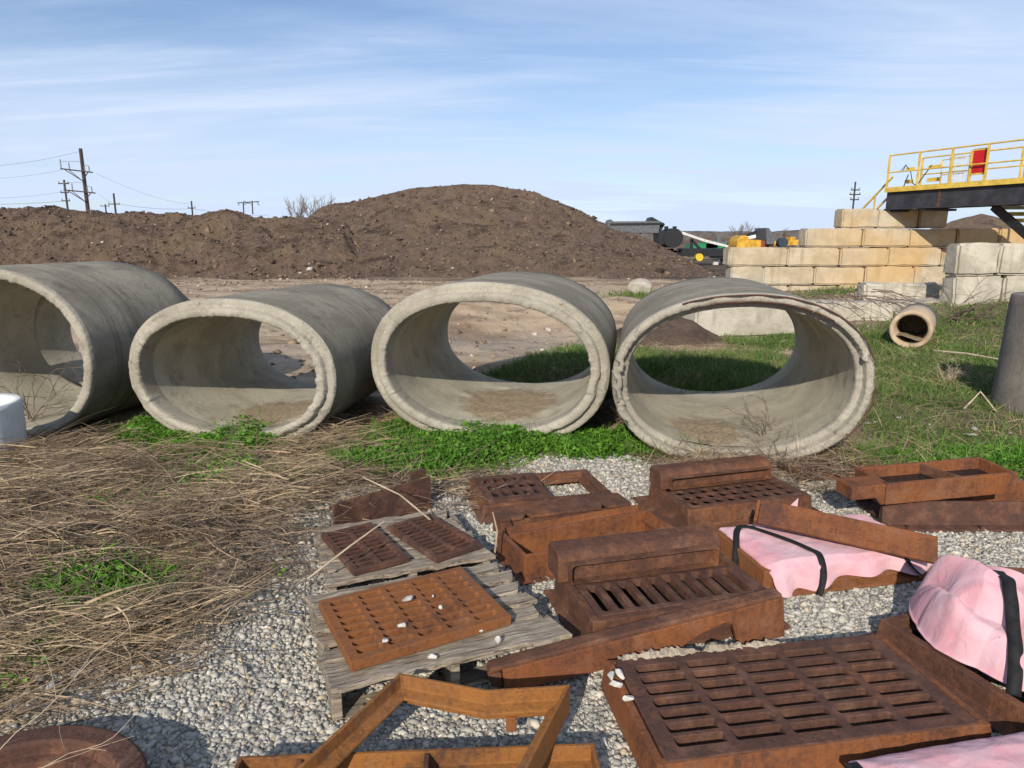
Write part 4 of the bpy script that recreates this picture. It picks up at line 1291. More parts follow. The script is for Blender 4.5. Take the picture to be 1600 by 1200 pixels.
# X: long curb plate with a foot, right
o_, y_, W_ = corner_frame(G(1385, 832, 0), G(1640, 832, 0))
root = thing('curb_plate', 'long dark rusty curb plate standing on its foot at right under the tray casting', 'curb casting', (o_[0], o_[1], 0), y_ - 0.01)
mb = MB(); mb.prism([(0, 0.0), (0, 0.016), (0.055, 0.026), (0.075, 0.16), (0.095, 0.16), (0.11, 0.0)], 0, 1.15, 'x'); mb.build('web', RUST_D, root, bevel=0.004)
mb = MB(); mb.box(0.02, 1.13, 0.112, 0.42, 0.02, 0.035); mb.build('bed_plate', RUST_D, root, bevel=0.003)
mb = MB(); mb.box(0.02, 1.13, 0.40, 0.42, 0.037, 0.17); mb.build('rear_web', RUST_M, root, bevel=0.003)
for k in range(3):
    mb = MB(); x = 0.12 + k * 0.42
    mb.prism([(0.004, 0.017), (0.052, 0.027), (0.004, 0.034)], x, x + 0.02, 'x'); mb.build('rib', RUST_D, root)

# W: overturned tray casting with dark water
tl, tr_, brk, brf = G(1316, 745, .29), G(1386, 746, .29), G(1569, 719, .29), G(1577, 752, .29)
o_, y_, W_ = corner_frame(G(1386, 762, .27), G(1580, 748, .27))
root = thing('tray_casting', 'overturned rusty hood casting with two dark wet cells, on top of the curb plate', 'curb casting', (o_[0], o_[1], 0.165), 0, rot=(R(2), R(-1.5), y_ - 0.02))
Wt = W_ + 0.02; Dt = 0.28
mb = MB(); mb.sweep(rectpts(Wt, Dt), [(0.0, 0.0), (0.004, 0.125), (-0.022, 0.128), (-0.028, 0.03), (-0.02, 0.0)], True); mb.build('frame', RUST_M, root, bevel=0.004)
mb = MB(); mb.box(0.021, Wt - 0.021, 0.021, Dt - 0.021, 0.004, 0.02); mb.build('floor_plate', RUST_D, root)
mb = MB(); mb.box(0.024, Wt - 0.024, 0.024, Dt - 0.024, 0.055, 0.06); mb.build('standing_water', WATER, root)
mb = MB(); mb.bar((Wt * 0.60, 0.02, 0.09), (Wt * 0.50, Dt - 0.02, 0.09), 0.016, 0.06); mb.build('divider', RUST, root, bevel=0.003)
mb = MB(); mb.prism([(-0.215, 0.045), (-0.06, 0.045), (-0.025, 0.0), (-0.002, 0.0), (-0.002, 0.124), (-0.215, 0.124), (-0.215, 0.09)], 0.004, 0.15, 'y'); mb.build('end_cheek', RUST_M, root, bevel=0.005)

# --- box casting under the first pink bag
pa = G(1225, 905, .15); pb = G(1440, 880, .12)
o_, y_, W_ = corner_frame(G(1193, 918, .03), G(1446, 889, .03))
root = thing('box_frame', 'rusty box frame under the flat pink bag at right', 'drain frame', (o_[0], o_[1], 0), y_)
skirt_frame(MB(), W_ + 0.03, 0.46, 0.115, 0.06, 0.03, 0.03).build('frame', RUST_O, root, bevel=0.004)
BX, BYaw, BW = o_, y_, W_ + 0.03
# --- pink bag 1: flat cloth sack on that frame
def bag_flat(label, origin, yaw, W, D, z, seed, amp=0.02, name='cloth_bag', thick=0.03, drape=None):
    """flat sack; drape(s) = how far its front edge hangs down over the edge it lies on"""
    root = thing(name, label, 'cloth bag', (origin[0], origin[1], z), yaw, 'pink cloth bags')
    nx, ny = 90, 70
    s, t_ = np.meshgrid(np.linspace(0, 1, nx), np.linspace(-0.35 if drape else 0, 1, ny), indexing='ij')
    X = s * W + (fbm(t_ * 3, t_ * 0 + 8, seed + 1, 3) - 0.5) * 0.05
    tp = np.clip(t_, 0, 1); tn = np.clip(-t_ / 0.35, 0, 1)
    Y = tp * D
    edge = np.minimum(np.minimum(s, 1 - s) * W, (1 - tp) * D)
    if not drape: edge = np.minimum(edge, tp * D)
    puff = thick * np.sqrt(np.clip(edge / 0.08, 0, 1))
    fold = np.abs(fbm(X * 4 + Y * 3, Y * 7 - X * 2, seed + 5, 4) - 0.5)
    Z = puff * (1 - tn) + (fbm(X * 5, Y * 5, seed + 2, 4) - 0.5) * 2 * amp + (0.1 - fold) * amp * 2.6
    if drape:
        dl = drape(s)
        Y = Y - 0.035 * smooth(0, 0.3, tn) - dl * 0.42 * tn - 0.025 * tn * np.sin(s * 23 + 2 * fbm(s * 5, s * 0, seed, 2))
        Z = Z * (1 - 0.6 * tn) - dl * tn ** 1.15
    V = np.stack([X, Y, Z], -1).reshape(-1, 3)
    link_mesh('cloth', np_mesh('cloth', V, grid_faces(nx, ny)), PINK, root, smooth_sh=True, solid=0.006)

    def surf(a, b):
        i = min(max(a, 0), 1) * (nx - 1); j = (b + 0.35) / 1.35 * (ny - 1) if drape else b * (ny - 1)
        p = V.reshape(nx, ny, 3)[int(round(i)), int(round(min(max(j, 0), ny - 1)))]
        return Vector(p)
    return root, surf


def ribbon(name, pts, w, mat, parent, th=0.003, up=None):
    """flat strap through points"""
    P = [Vector(p) for p in pts]
    # resample
    Q = []
    for i in range(len(P) - 1):
        for k in range(6):
            t_ = k / 6
            p0 = P[max(i - 1, 0)]; p1 = P[i]; p2 = P[i + 1]; p3 = P[min(i + 2, len(P) - 1)]
            Q.append(0.5 * ((2 * p1) + (p2 - p0) * t_ + (2 * p0 - 5 * p1 + 4 * p2 - p3) * t_ * t_ + (3 * p1 - p0 - 3 * p2 + p3) * t_ ** 3))
    Q.append(P[-1])
    V = []
    for i, q in enumerate(Q):
        d = (Q[min(i + 1, len(Q) - 1)] - Q[max(i - 1, 0)]).normalized()
        u_ = Vector(up[min(i // 6, len(up) - 1)]) if up else Vector((0, 0, 1))
        s = d.cross(u_)
        if s.length < 1e-3: s = Vector((1, 0, 0))
        s.normalize()
        V += [q - s * w / 2, q + s * w / 2]
    mb = MB(); mb.add(V, [(2 * i, 2 * i + 1, 2 * i + 3, 2 * i + 2) for i in range(len(Q) - 1)])
    return mb.build(name, mat, parent, smooth_sh=True, solid=th)


b1, s1 = bag_flat('flat pink cloth bag spread over the rusty box frame under the leaning plate', (BX[0] + 0.02 * math.cos(BYaw) - 0.03 * math.sin(BYaw), BX[1] + 0.03, 0), BYaw, BW - 0.03, 0.46, 0.118, 21, 0.011, drape=lambda q: 0.060 + 0.055 * np.exp(-((q - 0.12) / 0.20) ** 2) + 0.02 * np.exp(-((q - 0.85) / 0.1) ** 2))
lift = Vector((0, 0, 0.010))
pts = [s1(0.0, 0.42) + Vector((-0.05, -0.02, -0.13)), s1(0.0, 0.52) + Vector((-0.02, 0, -0.005)) + lift, s1(0.07, 0.78) + lift, s1(0.14, 0.80) + lift, s1(0.20, 0.6) + lift, s1(0.27, 0.38) + lift, s1(0.32, 0.14) + lift, s1(0.31, -0.02) + lift, s1(0.28, -0.18) + Vector((0, -0.012, 0)), s1(0.24, -0.34) + Vector((-0.01, -0.015, -0.02))]
ribbon('strap', pts, 0.032, STRAP, b1)
pts = [s1(0.62, 0.62) + lift, s1(0.70, 0.40) + lift, s1(0.74, 0.22) + lift, s1(0.79, 0.12) + lift, s1(0.81, 0.0) + lift, s1(0.82, -0.2) + Vector((0, -0.012, 0)), s1(0.88, -0.34) + Vector((0.02, -0.03, -0.03))]
ribbon('strap', pts, 0.028, STRAP, b1)
pts = [s1(0.97, 0.35) + lift, s1(1.0, 0.25) + Vector((0.01, 0, 0.005)), s1(1.0, 0.12) + Vector((0.035, -0.01, -0.04)), s1(1.0, 0.05) + Vector((0.03, -0.02, -0.09))]
ribbon('strap', pts, 0.034, STRAP, b1)
# torn corner peeking out behind the plate
mb = MB(); pk = G(1325, 800, .24)
mb.add([(0, 0, 0), (0.085, 0.01, 0.0), (0.095, 0.02, 0.07), (0.05, 0.015, 0.035)], [(0, 1, 3), (1, 2, 3)])
o = mb.build('corner_flap', PINK, b1, solid=0.004); o.location = b1.matrix_world.inverted() @ Vector(pk) if False else (0.40, 0.47, 0.055)

# --- L: leaning plate with worn lettering
c_tl, c_tr = Vector(G(1183, 778, .30)), Vector(G(1473, 838, .235))
c_bl, c_br = Vector(G(1183, 816, .215)), Vector(G(1466, 880, .15))
ex = (c_br - c_bl).normalized()
ez0 = (c_tl - c_bl); ez = (ez0 - ex * ez0.dot(ex)).normalized()
ey = ez.cross(ex)           # away from the camera
Lp, Hp = (c_br - c_bl).length, ez0.length
M = Matrix(((ex.x, ey.x, ez.x), (ex.y, ey.y, ez.y), (ex.z, ey.z, ez.z)))
root = thing('curb_plate', 'orange rust plate with worn raised lettering leaning across the flat pink bag', 'curb casting', c_bl, 0, rot=tuple(M.to_euler()))
mb = MB(); mb.box(0, Lp, 0, 0.02, 0, Hp); mb.build('face_plate', RUST_M, root, bevel=0.004)
mb = MB(); mb.box(0.003, Lp - 0.003, 0.0205, 0.075, Hp - 0.018, Hp - 0.002); mb.build('top_flange', RUST, root, bevel=0.003)
mb = MB(); mb.box(-0.02, -0.0015, -0.002, 0.05, 0.01, Hp - 0.01); mb.build('end_lug', RUST_M, root, bevel=0.004)
mb = MB(); rr = random.Random(4)
for row, (z0, z1, xa, xb) in enumerate(((0.084, 0.112, 0.30, 0.60), (0.040, 0.066, 0.42, 0.58))):
    x = Lp * xa
    while x < Lp * xb:
        w = rr.uniform(0.010, 0.016)
        mb.box(x, x + 0.004, -0.0035, -0.0002, z0, z1)
        if rr.random() < 0.75: mb.box(x + 0.0042, x + w, -0.0035, -0.0002, z1 - 0.005, z1)
        if rr.random() < 0.6: mb.box(x + 0.0042, x + w, -0.0035, -0.0002, z0, z0 + 0.005)
        if rr.random() < 0.6: mb.box(x + w - 0.0038, x + w, -0.0035, -0.0002, z0 + 0.0052, z1 - 0.0052)
        x += w + rr.uniform(0.006, 0.012)
mb.build('worn_lettering', RUST_M, root)
mb = MB(); xa, xb = Lp * 0.62, Lp * 0.72
mb.box(xa, xb, -0.003, -0.0002, 0.115, 0.119); mb.box(xa, xb, -0.003, -0.0002, 0.040, 0.044); mb.box(xb - 0.004, xb, -0.003, -0.0002, 0.0442, 0.1148)
mb.build('raised_border', RUST_M, root)


# --- frame and pink bag 2
o_, y_, W_ = corner_frame(G(1500, 1050, .11), G(1760, 1140, .11))
root = thing('box_frame', 'rusty frame mostly hidden under the crumpled pink bag at the right edge', 'drain frame', (1.72, 2.02, 0), R(18))
skirt_frame(MB(), 0.95, 0.62, 0.11, 0.05, 0.035, 0.03).build('frame', RUST, root, bevel=0.004)
mb = MB(); mb.box(0.0, 0.95, 1.02, 1.06, 0.0, 0.12); 
o_, y_, W_ = corner_frame(G(1540, 908, 0), G(1640, 925, 0))
root = thing('steel_angle', 'brown steel angle lying behind the crumpled pink bag at right edge', 'steel plate', (o_[0] - 0.1, o_[1], 0), R(-8))
mb = MB(); mb.sweep([(0, 0, 0), (1.0, 0, 0)], [(0, 0), (0.10, 0), (0.10, 0.012), (0.013, 0.014), (0.012, 0.09), (0, 0.09)]); mb.build('web', RUST, root, bevel=0.003)


def bag_heap(label, outline, H, z, seed):
    O = np.array(outline); c0 = O.mean(0)
    root = thing('cloth_bag', label, 'cloth bag', (c0[0], c0[1], z), 0, 'pink cloth bags')
    nt, nr = 400, 130
    rel = O - c0
    ang = np.unwrap(np.arctan2(rel[:, 1], rel[:, 0])); rad = np.hypot(rel[:, 0], rel[:, 1])
    k = np.argsort(np.mod(ang, 2 * np.pi)); a_ = np.mod(ang, 2 * np.pi)[k]; r_ = rad[k]
    a_ = np.concatenate([a_ - 2 * np.pi, a_, a_ + 2 * np.pi]); r_ = np.concatenate([r_, r_, r_])
    th = np.linspace(0, 2 * np.pi, nt, endpoint=False)
    rr = np.interp(th, a_, r_)
    s = np.concatenate([np.linspace(0, 0.86, nr - 14), np.linspace(0.88, 1.02, 14)])

    def surf(T, S):
        rad_ = np.interp(np.mod(T, 2 * np.pi), th, rr, period=2 * np.pi)
        X = np.cos(T) * rad_ * S; Y = np.sin(T) * rad_ * S
        ridge = 1 - 2 * np.abs(fbm(X * 2.6 + 3 + Y * 1.2, Y * 2.4 - X, seed, 3) - 0.5) * 2.0
        ridge2 = 1 - np.abs(fbm(X * 6 - Y * 4, Y * 3 + X * 2, seed + 4, 3) - 0.5) * 4
        body = H * (1 - np.clip(S, 0, 1) ** 3.2) ** 0.7
        qa = X * 0.90 + Y * 0.44; qb = -X * 0.44 + Y * 0.90
        wv = qa * 3.6 + 1.3 * fbm(X * 2.2, Y * 2.2, seed + 20, 3) * 2
        crease = np.abs(np.mod(wv, 1) - 0.5) * 2
        crease2 = 1 - np.abs(fbm(qa * 5.5 + 4, qb * 1.6, seed + 12, 2) - 0.5) * 4
        left = smooth(0.35, -0.45, X)
        Z = body * (0.58 + 0.16 * ridge + 0.42 * left * smooth(-0.35, 0.15, Y)) + ridge2 * 0.012 * smooth(1.02, 0.7, S)
        Z = Z + (crease - 0.5) * (0.055 + 0.06 * left) * smooth(1.05, 0.75, S) + crease2 * 0.026 * smooth(1.02, 0.8, S)
        cr3 = np.abs(np.mod(qb * 2.3 - qa * 1.1 + 1.1 * fbm(X * 2, Y * 2, seed + 31, 2) * 2, 1) - 0.5) * 2
        Z = Z + (np.abs(fbm(X * 7 + Y * 3, Y * 4 - X * 3, seed + 44, 2) - 0.5) * 4 - 0.5) * 0.010 * smooth(1.04, 0.85, S)
        Z = Z + (cr3 - 0.5) * 0.055 * left * smooth(1.04, 0.8, S)
        pull = 1 + 0.10 * (fbm(np.cos(T) * 3, np.sin(T) * 3 + S, seed + 9, 3) - 0.5) * smooth(0.5, 1, S)
        return np.stack([X * pull, Y * pull, Z], -1)
    TT, SS = np.meshgrid(th, s, indexing='ij')
    V = surf(TT, SS).reshape(-1, 3)
    i = np.arange(nt)[:, None]; j = np.arange(len(s) - 1)[None]
    i2 = (i + 1) % nt; m = len(s)
    F = np.stack([i * m + j, i * m + j + 1, i2 * m + j + 1, i2 * m + j], -1).reshape(-1, 4)
    link_mesh('cloth', np_mesh('cloth', V, F), PINK, root, smooth_sh=True, solid=0.005)
    return root, surf, c0


b2, s2, c2 = bag_heap('crumpled pink cloth bag heaped up at the right edge with one black strap', [(1.70, 2.68), (1.63, 2.52), (1.62, 2.38), (1.69, 2.25), (1.80, 2.08), (2.05, 1.86), (2.4, 1.90), (2.62, 2.2), (2.55, 2.6), (2.25, 2.84), (2.0, 2.86), (1.80, 2.80)], 0.225, 0.125, 40)
def s2p(x, y):
    d = np.array([x, y]) - c2; T = math.atan2(d[1], d[0])
    best = min(np.linspace(0, 1.0, 60), key=lambda S: abs(np.hypot(*(s2(np.array(T), np.array(S))[:2])) - np.hypot(*d)))
    return Vector(s2(np.array(T), np.array(best))) + Vector((0, 0, 0.008))
sw = [(2.03, 2.84), (1.97, 2.68), (1.915, 2.52), (1.86, 2.37), (1.79, 2.22), (1.735, 2.12)]
sp = []
for (xa, ya), (xb, yb) in zip(sw[:-1], sw[1:]):
    for f in (0, 0.25, 0.5, 0.75): sp.append((xa + (xb - xa) * f, ya + (yb - ya) * f))
sp = [s2p(*q) for q in sp]
zz = np.array([q.z for q in sp]); zz = np.maximum(zz, np.convolve(np.pad(zz, 2, 'edge'), np.ones(5) / 5, 'valid')) + 0.004
sp = [Vector((q.x, q.y, float(z_))) for q, z_ in zip(sp, zz)]
sp.append(sp[-1] + Vector((-0.02, -0.03, -0.06)))
ribbon('strap', sp, 0.045, STRAP, b2)
# seam line along its lower edge
# --- pink bag 3, folded pad at the bottom right
o_, y_, W_ = corner_frame(G(1318, 1176, .14), G(1640, 1124, .14))
b3, s3 = bag_flat('folded pink cloth pad cut by the bottom right corner', (o_[0] + 0.36 * math.sin(y_), o_[1] - 0.36 * math.cos(y_), 0), y_, 0.95, 0.36, 0.10, 60, 0.008, thick=0.05)
mb = MB(); mb.box(-0.012, 0.03, 0.05, 0.335, 0.004, 0.03); mb.build('strap', STRAP, b3, bevel=0.008, seg=3)
mb = MB(); mb.sweep(rectpts(0.9, 0.30), [(0, 0), (0, 0.095), (-0.02, 0.095), (-0.02, 0)], True)
tag(mb.build('box_frame', RUST_D, None, loc=(o_[0] + 0.34 * math.sin(y_) + 0.03, o_[1] - 0.34 * math.cos(y_) + 0.01, 0), rotz=y_, bevel=0.003), 'dark rusty frame under the folded pink pad at bottom right', 'drain frame')

# --- white stones lying on the grate and boards
def stone_at(label, u, v, z, s, seed, group):
    p = G(u, v, z)
    boulder('limestone_chip', label, 'stone', (p[0], p[1], z + s[2] * 0.6), s, WSTONE, seed, group, 3, rot=seed, cut=(0.30, 0.62))


gst = 'white stones on the nearer pallet'
stone_at('largest white stone, wedge shaped, lying mid grate on the orange grate', 635, 939, .187, (0.035, 0.022, 0.014), 1, gst)
stone_at('small white stone right of centre on the orange grate', 689, 950, .187, (0.014, 0.012, 0.012), 2, gst)
stone_at('grey white stone on the front half of the orange grate', 626, 980, .187, (0.022, 0.015, 0.014), 3, gst)
stone_at('pale stone near the front edge of the orange grate', 603, 1003, .187, (0.018, 0.014, 0.014), 4, gst)
stone_at('thin white sliver at the back of the orange grate', 677, 933, .187, (0.018, 0.008, 0.006), 5, gst)
stone_at('triangular white stone on the wide front board of the pallet', 675, 1029, .142, (0.022, 0.015, 0.017), 6, gst)
stone_at('upright white stone on the front board near its right end', 778, 1008, .142, (0.014, 0.014, 0.024), 7, gst)
stone_at('rounded white stone on the board beside the orange grate corner', 750, 989, .142, (0.023, 0.018, 0.014), 8, gst)
stone_at('white stone on the left rim of the largest grate', 982, 1094, .121, (0.024, 0.018, 0.014), 9, 'white stones on the largest grate')
for k, (u, v) in enumerate(((955, 1062), (968, 1058), (962, 1072))):
    stone_at(['pale rubble lump at the back left corner of the largest grate', 'second pale rubble lump beside the corner of the largest grate', 'third and nearest rubble lump at the corner of the largest grate'][k], u, v, .121, (0.026, 0.02, 0.018), 20 + k, 'white stones on the largest grate')

# ------------------------------------------------------------------ loose ground cover
m_gravel = lambda X, Y: poly_mask(X, Y, GRAVEL, 0.12, 0.22, 2.4, 3)
GRV = mat_stone('gravel_stones', [(0.0, (0.20, 0.19, 0.165)), (0.2, (0.29, 0.278, 0.245)), (0.5, (0.38, 0.362, 0.315)), (0.80, (0.46, 0.435, 0.38)), (0.89, (0.43, 0.345, 0.225)), (1.0, (0.58, 0.55, 0.49))])


def vis_density(near, far):
    return lambda X, Y: np.clip((near / np.maximum(Y, 0.5)) ** far, 0, 1)


nd = vis_density(2.3, 1.3)
XY = sample_poly(105000, lambda X, Y: m_gravel(X, Y) * nd(X, Y), (-2.3, 4.6, 1.25, 5.6))
V, F = stones(onground(XY, 0.002), np.clip(rng.lognormal(np.log(0.0168), 0.38, len(XY)) * (1 + 0.10 * np.clip(XY[:, 1] - 2, 0, 4)), 0.009, 0.05), (0.45, 0.85), 0.24)
tag(link_mesh('gravel_stones', np_mesh('gravel_stones', V, F), GRV), kind='stuff')

# straw: matted dead stems
m_straw = lambda X, Y: poly_mask(X, Y, STRAW, 0.2, 0.25, 2, 4) * (1 - 0.97 * poly_mask(X, Y, CLOVER_A, 0.12, 0.16, 3, 8)) * (1 - 0.75 * poly_mask(X, Y, LOWGREEN, 0.2, 0.16, 3, 8))
STRAWM = mat_leaf('dry_straw', [(0.0, (0.060, 0.042, 0.030)), (0.26, (0.145, 0.104, 0.069)), (0.54, (0.265, 0.193, 0.123)), (0.82, (0.45, 0.335, 0.205)), (1.0, (0.64, 0.52, 0.355))], 0.12)
nd = vis_density(2.8, 1.15)
XY = sample_poly(70000, lambda X, Y: m_straw(X, Y) * nd(X, Y) * (0.35 + 0.65 * smooth(0.35, 0.6, fbm(X * 1.6, Y * 1.6, 77, 3))), (-7, 0.0, 1.5, 7.4))
flow = 0.30 + 1.1 * (fbm(XY[:, 0] * 0.9, XY[:, 1] * 0.9, 61, 2) - 0.5) * 2 + rng.normal(0, 0.42, len(XY)) + np.pi * (rng.uniform(size=len(XY)) < 0.5)
wild = rng.uniform(size=len(XY)) < 0.30
flow = np.where(wild, rng.uniform(0, 2 * np.pi, len(XY)), flow)
Lh = np.clip(rng.lognormal(-1.75, 0.5, len(XY)), 0.05, 0.55) * np.where(wild, 0.8, 1.0)
P = onground(XY, 0.0); P[:, 2] += rng.uniform(0.0, 0.10, len(XY)) * (0.1 + 1.5 * smooth(0.35, 0.7, fbm(XY[:, 0] * 2, XY[:, 1] * 2, 88, 3)))
parts = [strips(P, flow, Lh, np.clip(rng.lognormal(-5.5, 0.42, len(XY)), 0.002, 0.013), 4, np.abs(rng.normal(0.08, 0.20, len(XY))), 0.6, 0.32)]
# short straw fringe at the feet of the pipes and among the far grass
fr = []
for (x0, x1, y0, y1, n_) in ((-2.2, -1.2, 5.1, 5.65, 1600), (1.1, 2.7, 4.75, 5.15, 1800), (-1.5, -0.9, 5.6, 6.6, 700), (2.6, 3.4, 4.7, 5.3, 500), (1.9, 2.8, 4.3, 4.9, 500), (3.8, 6.2, 9.3, 9.9, 700), (5.0, 6.2, 7.6, 8.2, 300), (-0.9, 0.2, 4.2, 4.7, 700), (1.6, 3.4, 9.8, 10.8, 900), (2.8, 6.0, 4.7, 9.5, 2600), (3.4, 9.0, 9.0, 14.0, 1500)):
    xy = np.stack([rng.uniform(x0, x1, n_), rng.uniform(y0, y1, n_)], 1)
    xy += rng.normal(0, 0.12, xy.shape)
    parts.append(strips(onground(xy, 0.01), rng.uniform(0, 2 * np.pi, n_), rng.uniform(0.08, 0.34, n_), rng.uniform(0.003, 0.006, n_), 4, np.abs(rng.normal(0.25, 0.3, n_)), 0.7, 0.5))
V, F = cat_mesh(parts)
tag(link_mesh('straw', np_mesh('straw', V, F), STRAWM), kind='stuff')

# clover: broad-leaf patches
CLOV = mat_leaf('clover_leaves', [(0.0, (0.040, 0.105, 0.013)), (0.45, (0.090, 0.220, 0.022)), (0.8, (0.150, 0.320, 0.035)), (1.0, (0.24, 0.40, 0.065))], 0.3)
parts = []
for poly, n_, hh in ((CLOVER_A, 15000, 0.15), (CLOVER_B, 34000, 0.13), (CLOVER_C, 10000, 0.08), (LOWGREEN, 2600, 0.06)):
    A = np.array(poly); mk = lambda X, Y, poly=poly: poly_mask(X, Y, poly, 0.20, 0.22, 3.5, 8)
    xy = sample_poly(n_, mk, (A[:, 0].min() - .3, A[:, 0].max() + .3, A[:, 1].min() - .3, A[:, 1].max() + .3))
    mound_h = (0.35 + 0.9 * fbm(xy[:, 0] * 3.0, xy[:, 1] * 3.0, 19, 3)) * mk(xy[:, 0], xy[:, 1])
    P = onground(xy); P[:, 2] += hh * mound_h * rng.uniform(0.25, 1.1, len(xy))
    parts.append(leaves(P, np.clip(rng.lognormal(-3.85, 0.42, len(xy)), 0.009, 0.06), 1.0))
    xb = sample_poly(n_ // 9, mk, (A[:, 0].min() - .3, A[:, 0].max() + .3, A[:, 1].min() - .3, A[:, 1].max() + .3))
    parts.append(strips(onground(xb, 0.01), rng.uniform(0, 2 * np.pi, len(xb)), rng.uniform(0.05, 0.19, len(xb)), rng.uniform(0.004, 0.010, len(xb)), 2, rng.uniform(0.6, 1.5, len(xb)), 0.5, 0.7))
# sprigs scattered through the straw
xy = sample_poly(4000, lambda X, Y: m_straw(X, Y) * smooth(0.60, 0.70, fbm(X * 2.2, Y * 2.2, 91, 3)), (-4, 0, 1.9, 5.6))
P = onground(xy); P[:, 2] += rng.uniform(0.02, 0.07, len(xy))
parts.append(leaves(P, rng.uniform(0.014, 0.03, len(xy)), 1.0))
V, F = cat_mesh(parts)
tag(link_mesh('clover', np_mesh('clover', V, F), CLOV), kind='stuff')

# grass
GRASSM = mat_leaf('grass_blades', [(0.0, (0.040, 0.074, 0.017)), (0.4, (0.082, 0.148, 0.030)), (0.66, (0.135, 0.205, 0.045)), (0.82, (0.20, 0.205, 0.080)), (1.0, (0.38, 0.29, 0.16))], 0.2)
parts = []
for poly, n_, bb, hl in ((GRASS_R, 110000, (2.6, 14, 4.6, 16.5), (0.04, 0.13)), (GRASS_B, 26000, (-0.8, 4.2, 6.8, 11), (0.05, 0.16)), (GRASS_C, 5000, (3, 6, 10.2, 12.3), (0.04, 0.12))):
    mk = lambda X, Y, poly=poly: poly_mask(X, Y, poly, 0.3, 0.4, 1.1, 12) * np.clip((6.5 / Y) ** 1.4, 0, 1) * (0.28 + 0.72 * smooth(0.36, 0.54, fbm(X * 1.3, Y * 1.3, 66, 4)))
    xy = sample_poly(n_, mk, bb)
    sc = 1 + 0.10 * np.clip(xy[:, 1] - 6, 0, 10)
    parts.append(strips(onground(xy), rng.uniform(0, 2 * np.pi, n_), rng.uniform(*hl, n_) * (0.8 + 0.2 * sc), rng.uniform(0.005, 0.011, n_) * sc, 2, rng.uniform(0.3, 1.4, n_), 0.5, 0.7))
tuft = g2((1005, 462), (1030, 455), (985, 460))
p = GY(1000, 455, 20.2)
xy = np.stack([rng.normal(p[0] + 0.15, 0.55, 900), rng.normal(20.0, 0.35, 900)], 1)
parts.append(strips(onground(xy), rng.uniform(0, 2 * np.pi, 900), rng.uniform(0.10, 0.26, 900), rng.uniform(0.02, 0.035, 900), 2, rng.uniform(0.4, 1.4, 900), 0.5, 0.6))
for (u, v, Y, n_, sx0, sy0) in ((1262, 452, 16.5, 500, 0.5, 0.3), (1300, 452, 16.8, 500, 0.3, 0.3)):
    p = GY(u, v, Y)
    xy = np.stack([rng.normal(p[0], sx0, n_), rng.normal(Y, sy0, n_)], 1)
    q = onground(xy); q[:, 2] += 0.25
    parts.append(strips(q, rng.uniform(0, 2 * np.pi, n_), rng.uniform(0.08, 0.22, n_), rng.uniform(0.015, 0.03, n_), 2, rng.uniform(0.4, 1.4, n_), 0.5, 0.6))
V, F = cat_mesh(parts)
tag(link_mesh('grass', np_mesh('grass', V, F), GRASSM), kind='stuff')

# loose clods and stones on the yard floor behind the pipes
XY = np.stack([rng.uniform(-14, 9, 3500), 8 + 22 * rng.uniform(size=3500) ** 1.2], 1)
V, F = stones(onground(XY), np.clip(rng.lognormal(-3.0, 0.5, len(XY)) * (1 + XY[:, 1] * 0.02), 0.02, 0.22), (0.4, 0.8), 0.25)
EARTHC = mat_stone('yard_clods', [(0.0, (0.10, 0.065, 0.042)), (0.5, (0.20, 0.14, 0.09)), (0.85, (0.30, 0.225, 0.15)), (1.0, (0.46, 0.42, 0.36))])
tag(link_mesh('yard_clods', np_mesh('yard_clods', V, F), EARTHC), kind='stuff')
# little pale rubbish in the right-hand grass
XY = np.stack([rng.uniform(3.0, 5.6, 40), rng.uniform(4.8, 6.4, 40)], 1)
V, F = stones(onground(XY, 0.03), np.clip(rng.lognormal(-3.4, 0.5, 40), 0.012, 0.085), (0.2, 0.5), 0.25)
tag(link_mesh('stone_litter', np_mesh('stone_litter', V, F), GRV), kind='stuff')


# ------------------------------------------------------------------ twigs and dead weeds
def twig(mb, p, d, L, r, depth, rnd, droop=0.15):
    p = Vector(p); d = Vector(d).normalized(); pts = [p.copy()]; n = 5
    for i in range(n):
        d = (d + Vector((rnd.gauss(0, .16), rnd.gauss(0, .16), rnd.gauss(0, .13) - droop * 0.2))).normalized()
        p = p + d * L / n
        if p.z < 0.01: p.z = 0.012; d.z = abs(d.z) * 0.3
        pts.append(p.copy())
        if depth > 0 and i > 0 and rnd.random() < 0.75:
            nd_ = (d + Vector((rnd.gauss(0, .6), rnd.gauss(0, .6), rnd.gauss(0, .4)))).normalized()
            twig(mb, p, nd_, L * rnd.uniform(0.35, 0.6), r * 0.6, depth - 1, rnd, droop)
    mb.tube(pts, [r * (1 - 0.65 * i / n) for i in range(n + 1)], 4, caps=False)


TWIG = mat_plain('dead_twig', (0.155, 0.115, 0.085), 0.9, 0, 0.45, 6)
TWIG_L = mat_plain('pale_dead_stem', (0.40, 0.32, 0.23), 0.9, 0, 0.3, 6)
rt = random.Random(12)
mb = MB()
